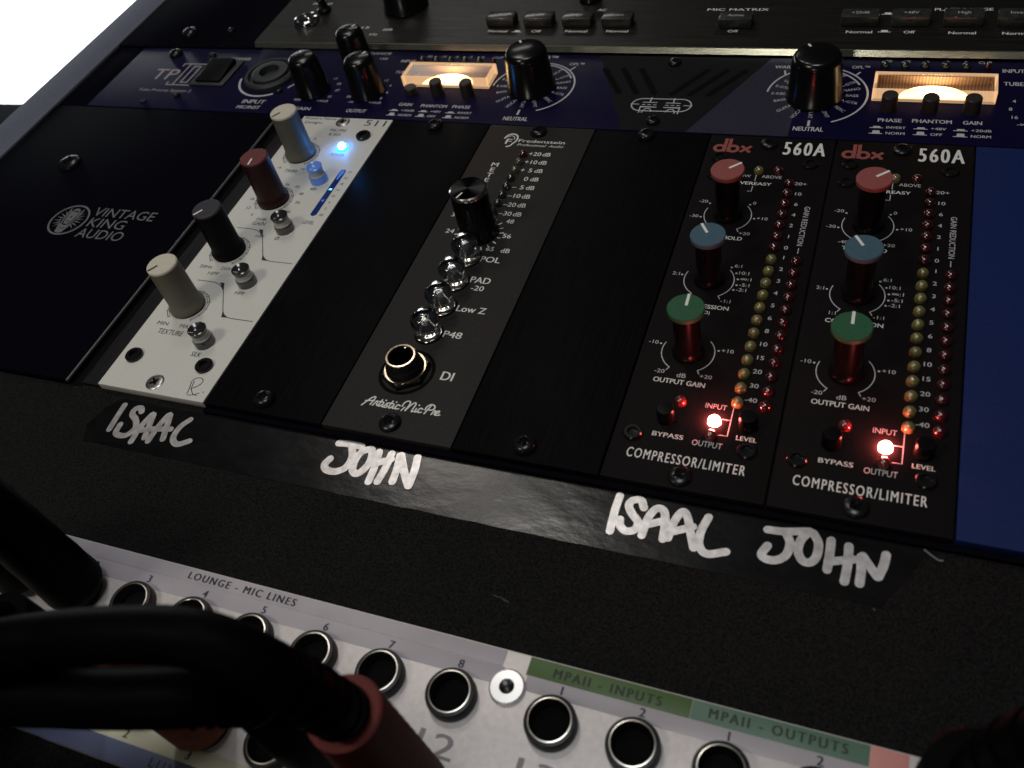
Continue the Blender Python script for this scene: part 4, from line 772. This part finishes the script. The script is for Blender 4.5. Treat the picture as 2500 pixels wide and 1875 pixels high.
# ------------------------------------------------------------------ plugs and cables
def cable_plug(name, label, x, y, barrel, face, r, h, cord_r, path, cord='cable', ribs=0):
    t = thing(name, label, 'patch cable', (x, y, 2.6))
    prof = [(3.0, 0), (r*0.96, 0.2), (r, 1.2)]
    if ribs:
        for i in range(ribs):
            z0 = 2 + (h-4)*i/ribs; q = r - 0.9*(i/ribs); prof += [(q, z0), (q-0.22, z0+(h-4)/ribs*0.5)]
        prof += [(r-0.9, h-1.6)]
    else: prof += [(r, h*0.75), (r*0.97, h-1.2)]
    last = prof[-1][0]
    prof += [(last-0.1, h-0.5)]
    latho('barrel', barrel, t, prof, 0, 0, 0, 48, smooth=40)
    latho('barrel_end', face, t, [(last-0.1, h-0.5), (last-0.5, h), (cord_r+0.25, h), (cord_r*0.9, h-1.5), (0, h-1.6)], 0, 0, 0, 48, smooth=40)
    bm = bmesh.new(); base = [Vector((0, 0, h-1.4))]
    pts = base + [Vector(p) - Vector((x, y, 2.6)) for p in path]
    tube(bm, pts, cord_r, 24, 8)
    link('cord', bm, cord, t, 60)
    bm = bmesh.new()
    n = min(3, len(pts)-1)
    sp_ = smooth_path(pts[:n+1], 8)
    for k in range(5):
        i = 5 + k*3
        if i+1 < len(sp_): tube(bm, [sp_[i], sp_[i+1]], cord_r*1.10, 24, 1)
    if len(bm.verts): link('strain_relief', bm, cord, t, 60)
    else: bm.free()
    return t
cable_plug('patch_cable', 'patch cable with a dark red ribbed plug and thick black cord', 138.2, -78.0, 'plug_red', 'plug_redface', 7.2, 41.0, 4.2,
    [(138.9, -79.4, 50), (136.4, -79.9, 58), (131.5, -79.9, 63.5), (125.7, -80.0, 66.3), (119.1, -80.8, 66.6), (108.1, -82.9, 65), (96.0, -85.4, 62), (84.4, -89.4, 60), (66.1, -98.2, 57), (30, -114, 48), (-30, -140, 26), (-90, -170, 2)], ribs=11)
cable_plug('patch_cable', 'patch cable with a black plug crossing under the cord of the red plug', 121.8, -78.0, 'plug_black', 'plug_black', 6.3, 36.0, 4.7,
    [(121.8, -80.3, 45.5), (118.5, -83.2, 50), (112.8, -85.6, 51), (102.0, -88.3, 50), (90.4, -90.8, 49), (77.9, -93.9, 48), (60, -100, 46), (20, -118, 36), (-40, -146, 16), (-100, -180, 2)])
cable_plug('patch_cable', 'patch cable with a red-brown plug half hidden under two black cords', 88.9, -78.0, 'plug_brown', 'plug_brown', 6.6, 40.0, 3.4,
    [(88.0, -80.5, 50), (80, -88, 52), (66, -100, 48), (30, -124, 36), (-20, -156, 14), (-60, -184, 2)])
cable_plug('patch_cable', 'patch cable with a big black plug in the first free jack of the lounge strip', 39.5, -58.4, 'plug_black', 'plug_black', 7.0, 44.0, 3.4,
    [(38.5, -59.5, 56), (32, -64, 70), (20, -74, 80), (-20, -96, 82), (-80, -130, 50), (-120, -170, 2)], ribs=5)
cable_plug('patch_cable', 'patch cable with a black plug beside the salmon label end', 228.0, -60.0, 'plug_black', 'plug_black', 7.4, 34.0, 3.6,
    [(228.5, -60.0, 44), (232, -60, 56), (240, -62, 68), (258, -68, 74), (300, -96, 60), (340, -150, 20), (356, -186, 2)])

cable_plug('patch_cable', 'patch cable with a black plug in the corner jack of the lounge strip', 23.0, -58.4, 'plug_black', 'plug_black', 7.0, 44.0, 3.4,
    [(22, -60, 56), (15, -66, 68), (0, -78, 74), (-34, -104, 66), (-90, -140, 34), (-130, -176, 2)], ribs=5)
cable_plug('patch_cable', 'patch cable with a black plug in the lower row under both thick cords', 55.9, -78.0, 'plug_black', 'plug_black', 6.6, 30.0, 3.6,
    [(54, -80.5, 38), (48, -86, 42), (34, -98, 38), (6, -120, 26), (-40, -156, 6), (-60, -186, 2)])
cable_plug('patch_cable', 'added black plug and cord standing in for cable shadow in the lowest corner of the silver panel', 39.5, -78.0, 'plug_black', 'plug_black', 6.6, 26.0, 5.0,
    [(38.8, -79.5, 31), (41, -84, 36), (44, -91, 33), (47, -97, 24), (48, -108, 8), (44, -140, 2.8), (30, -186, 2.8)])  # added plug and cord, darkening the corner where the cables' shadow falls
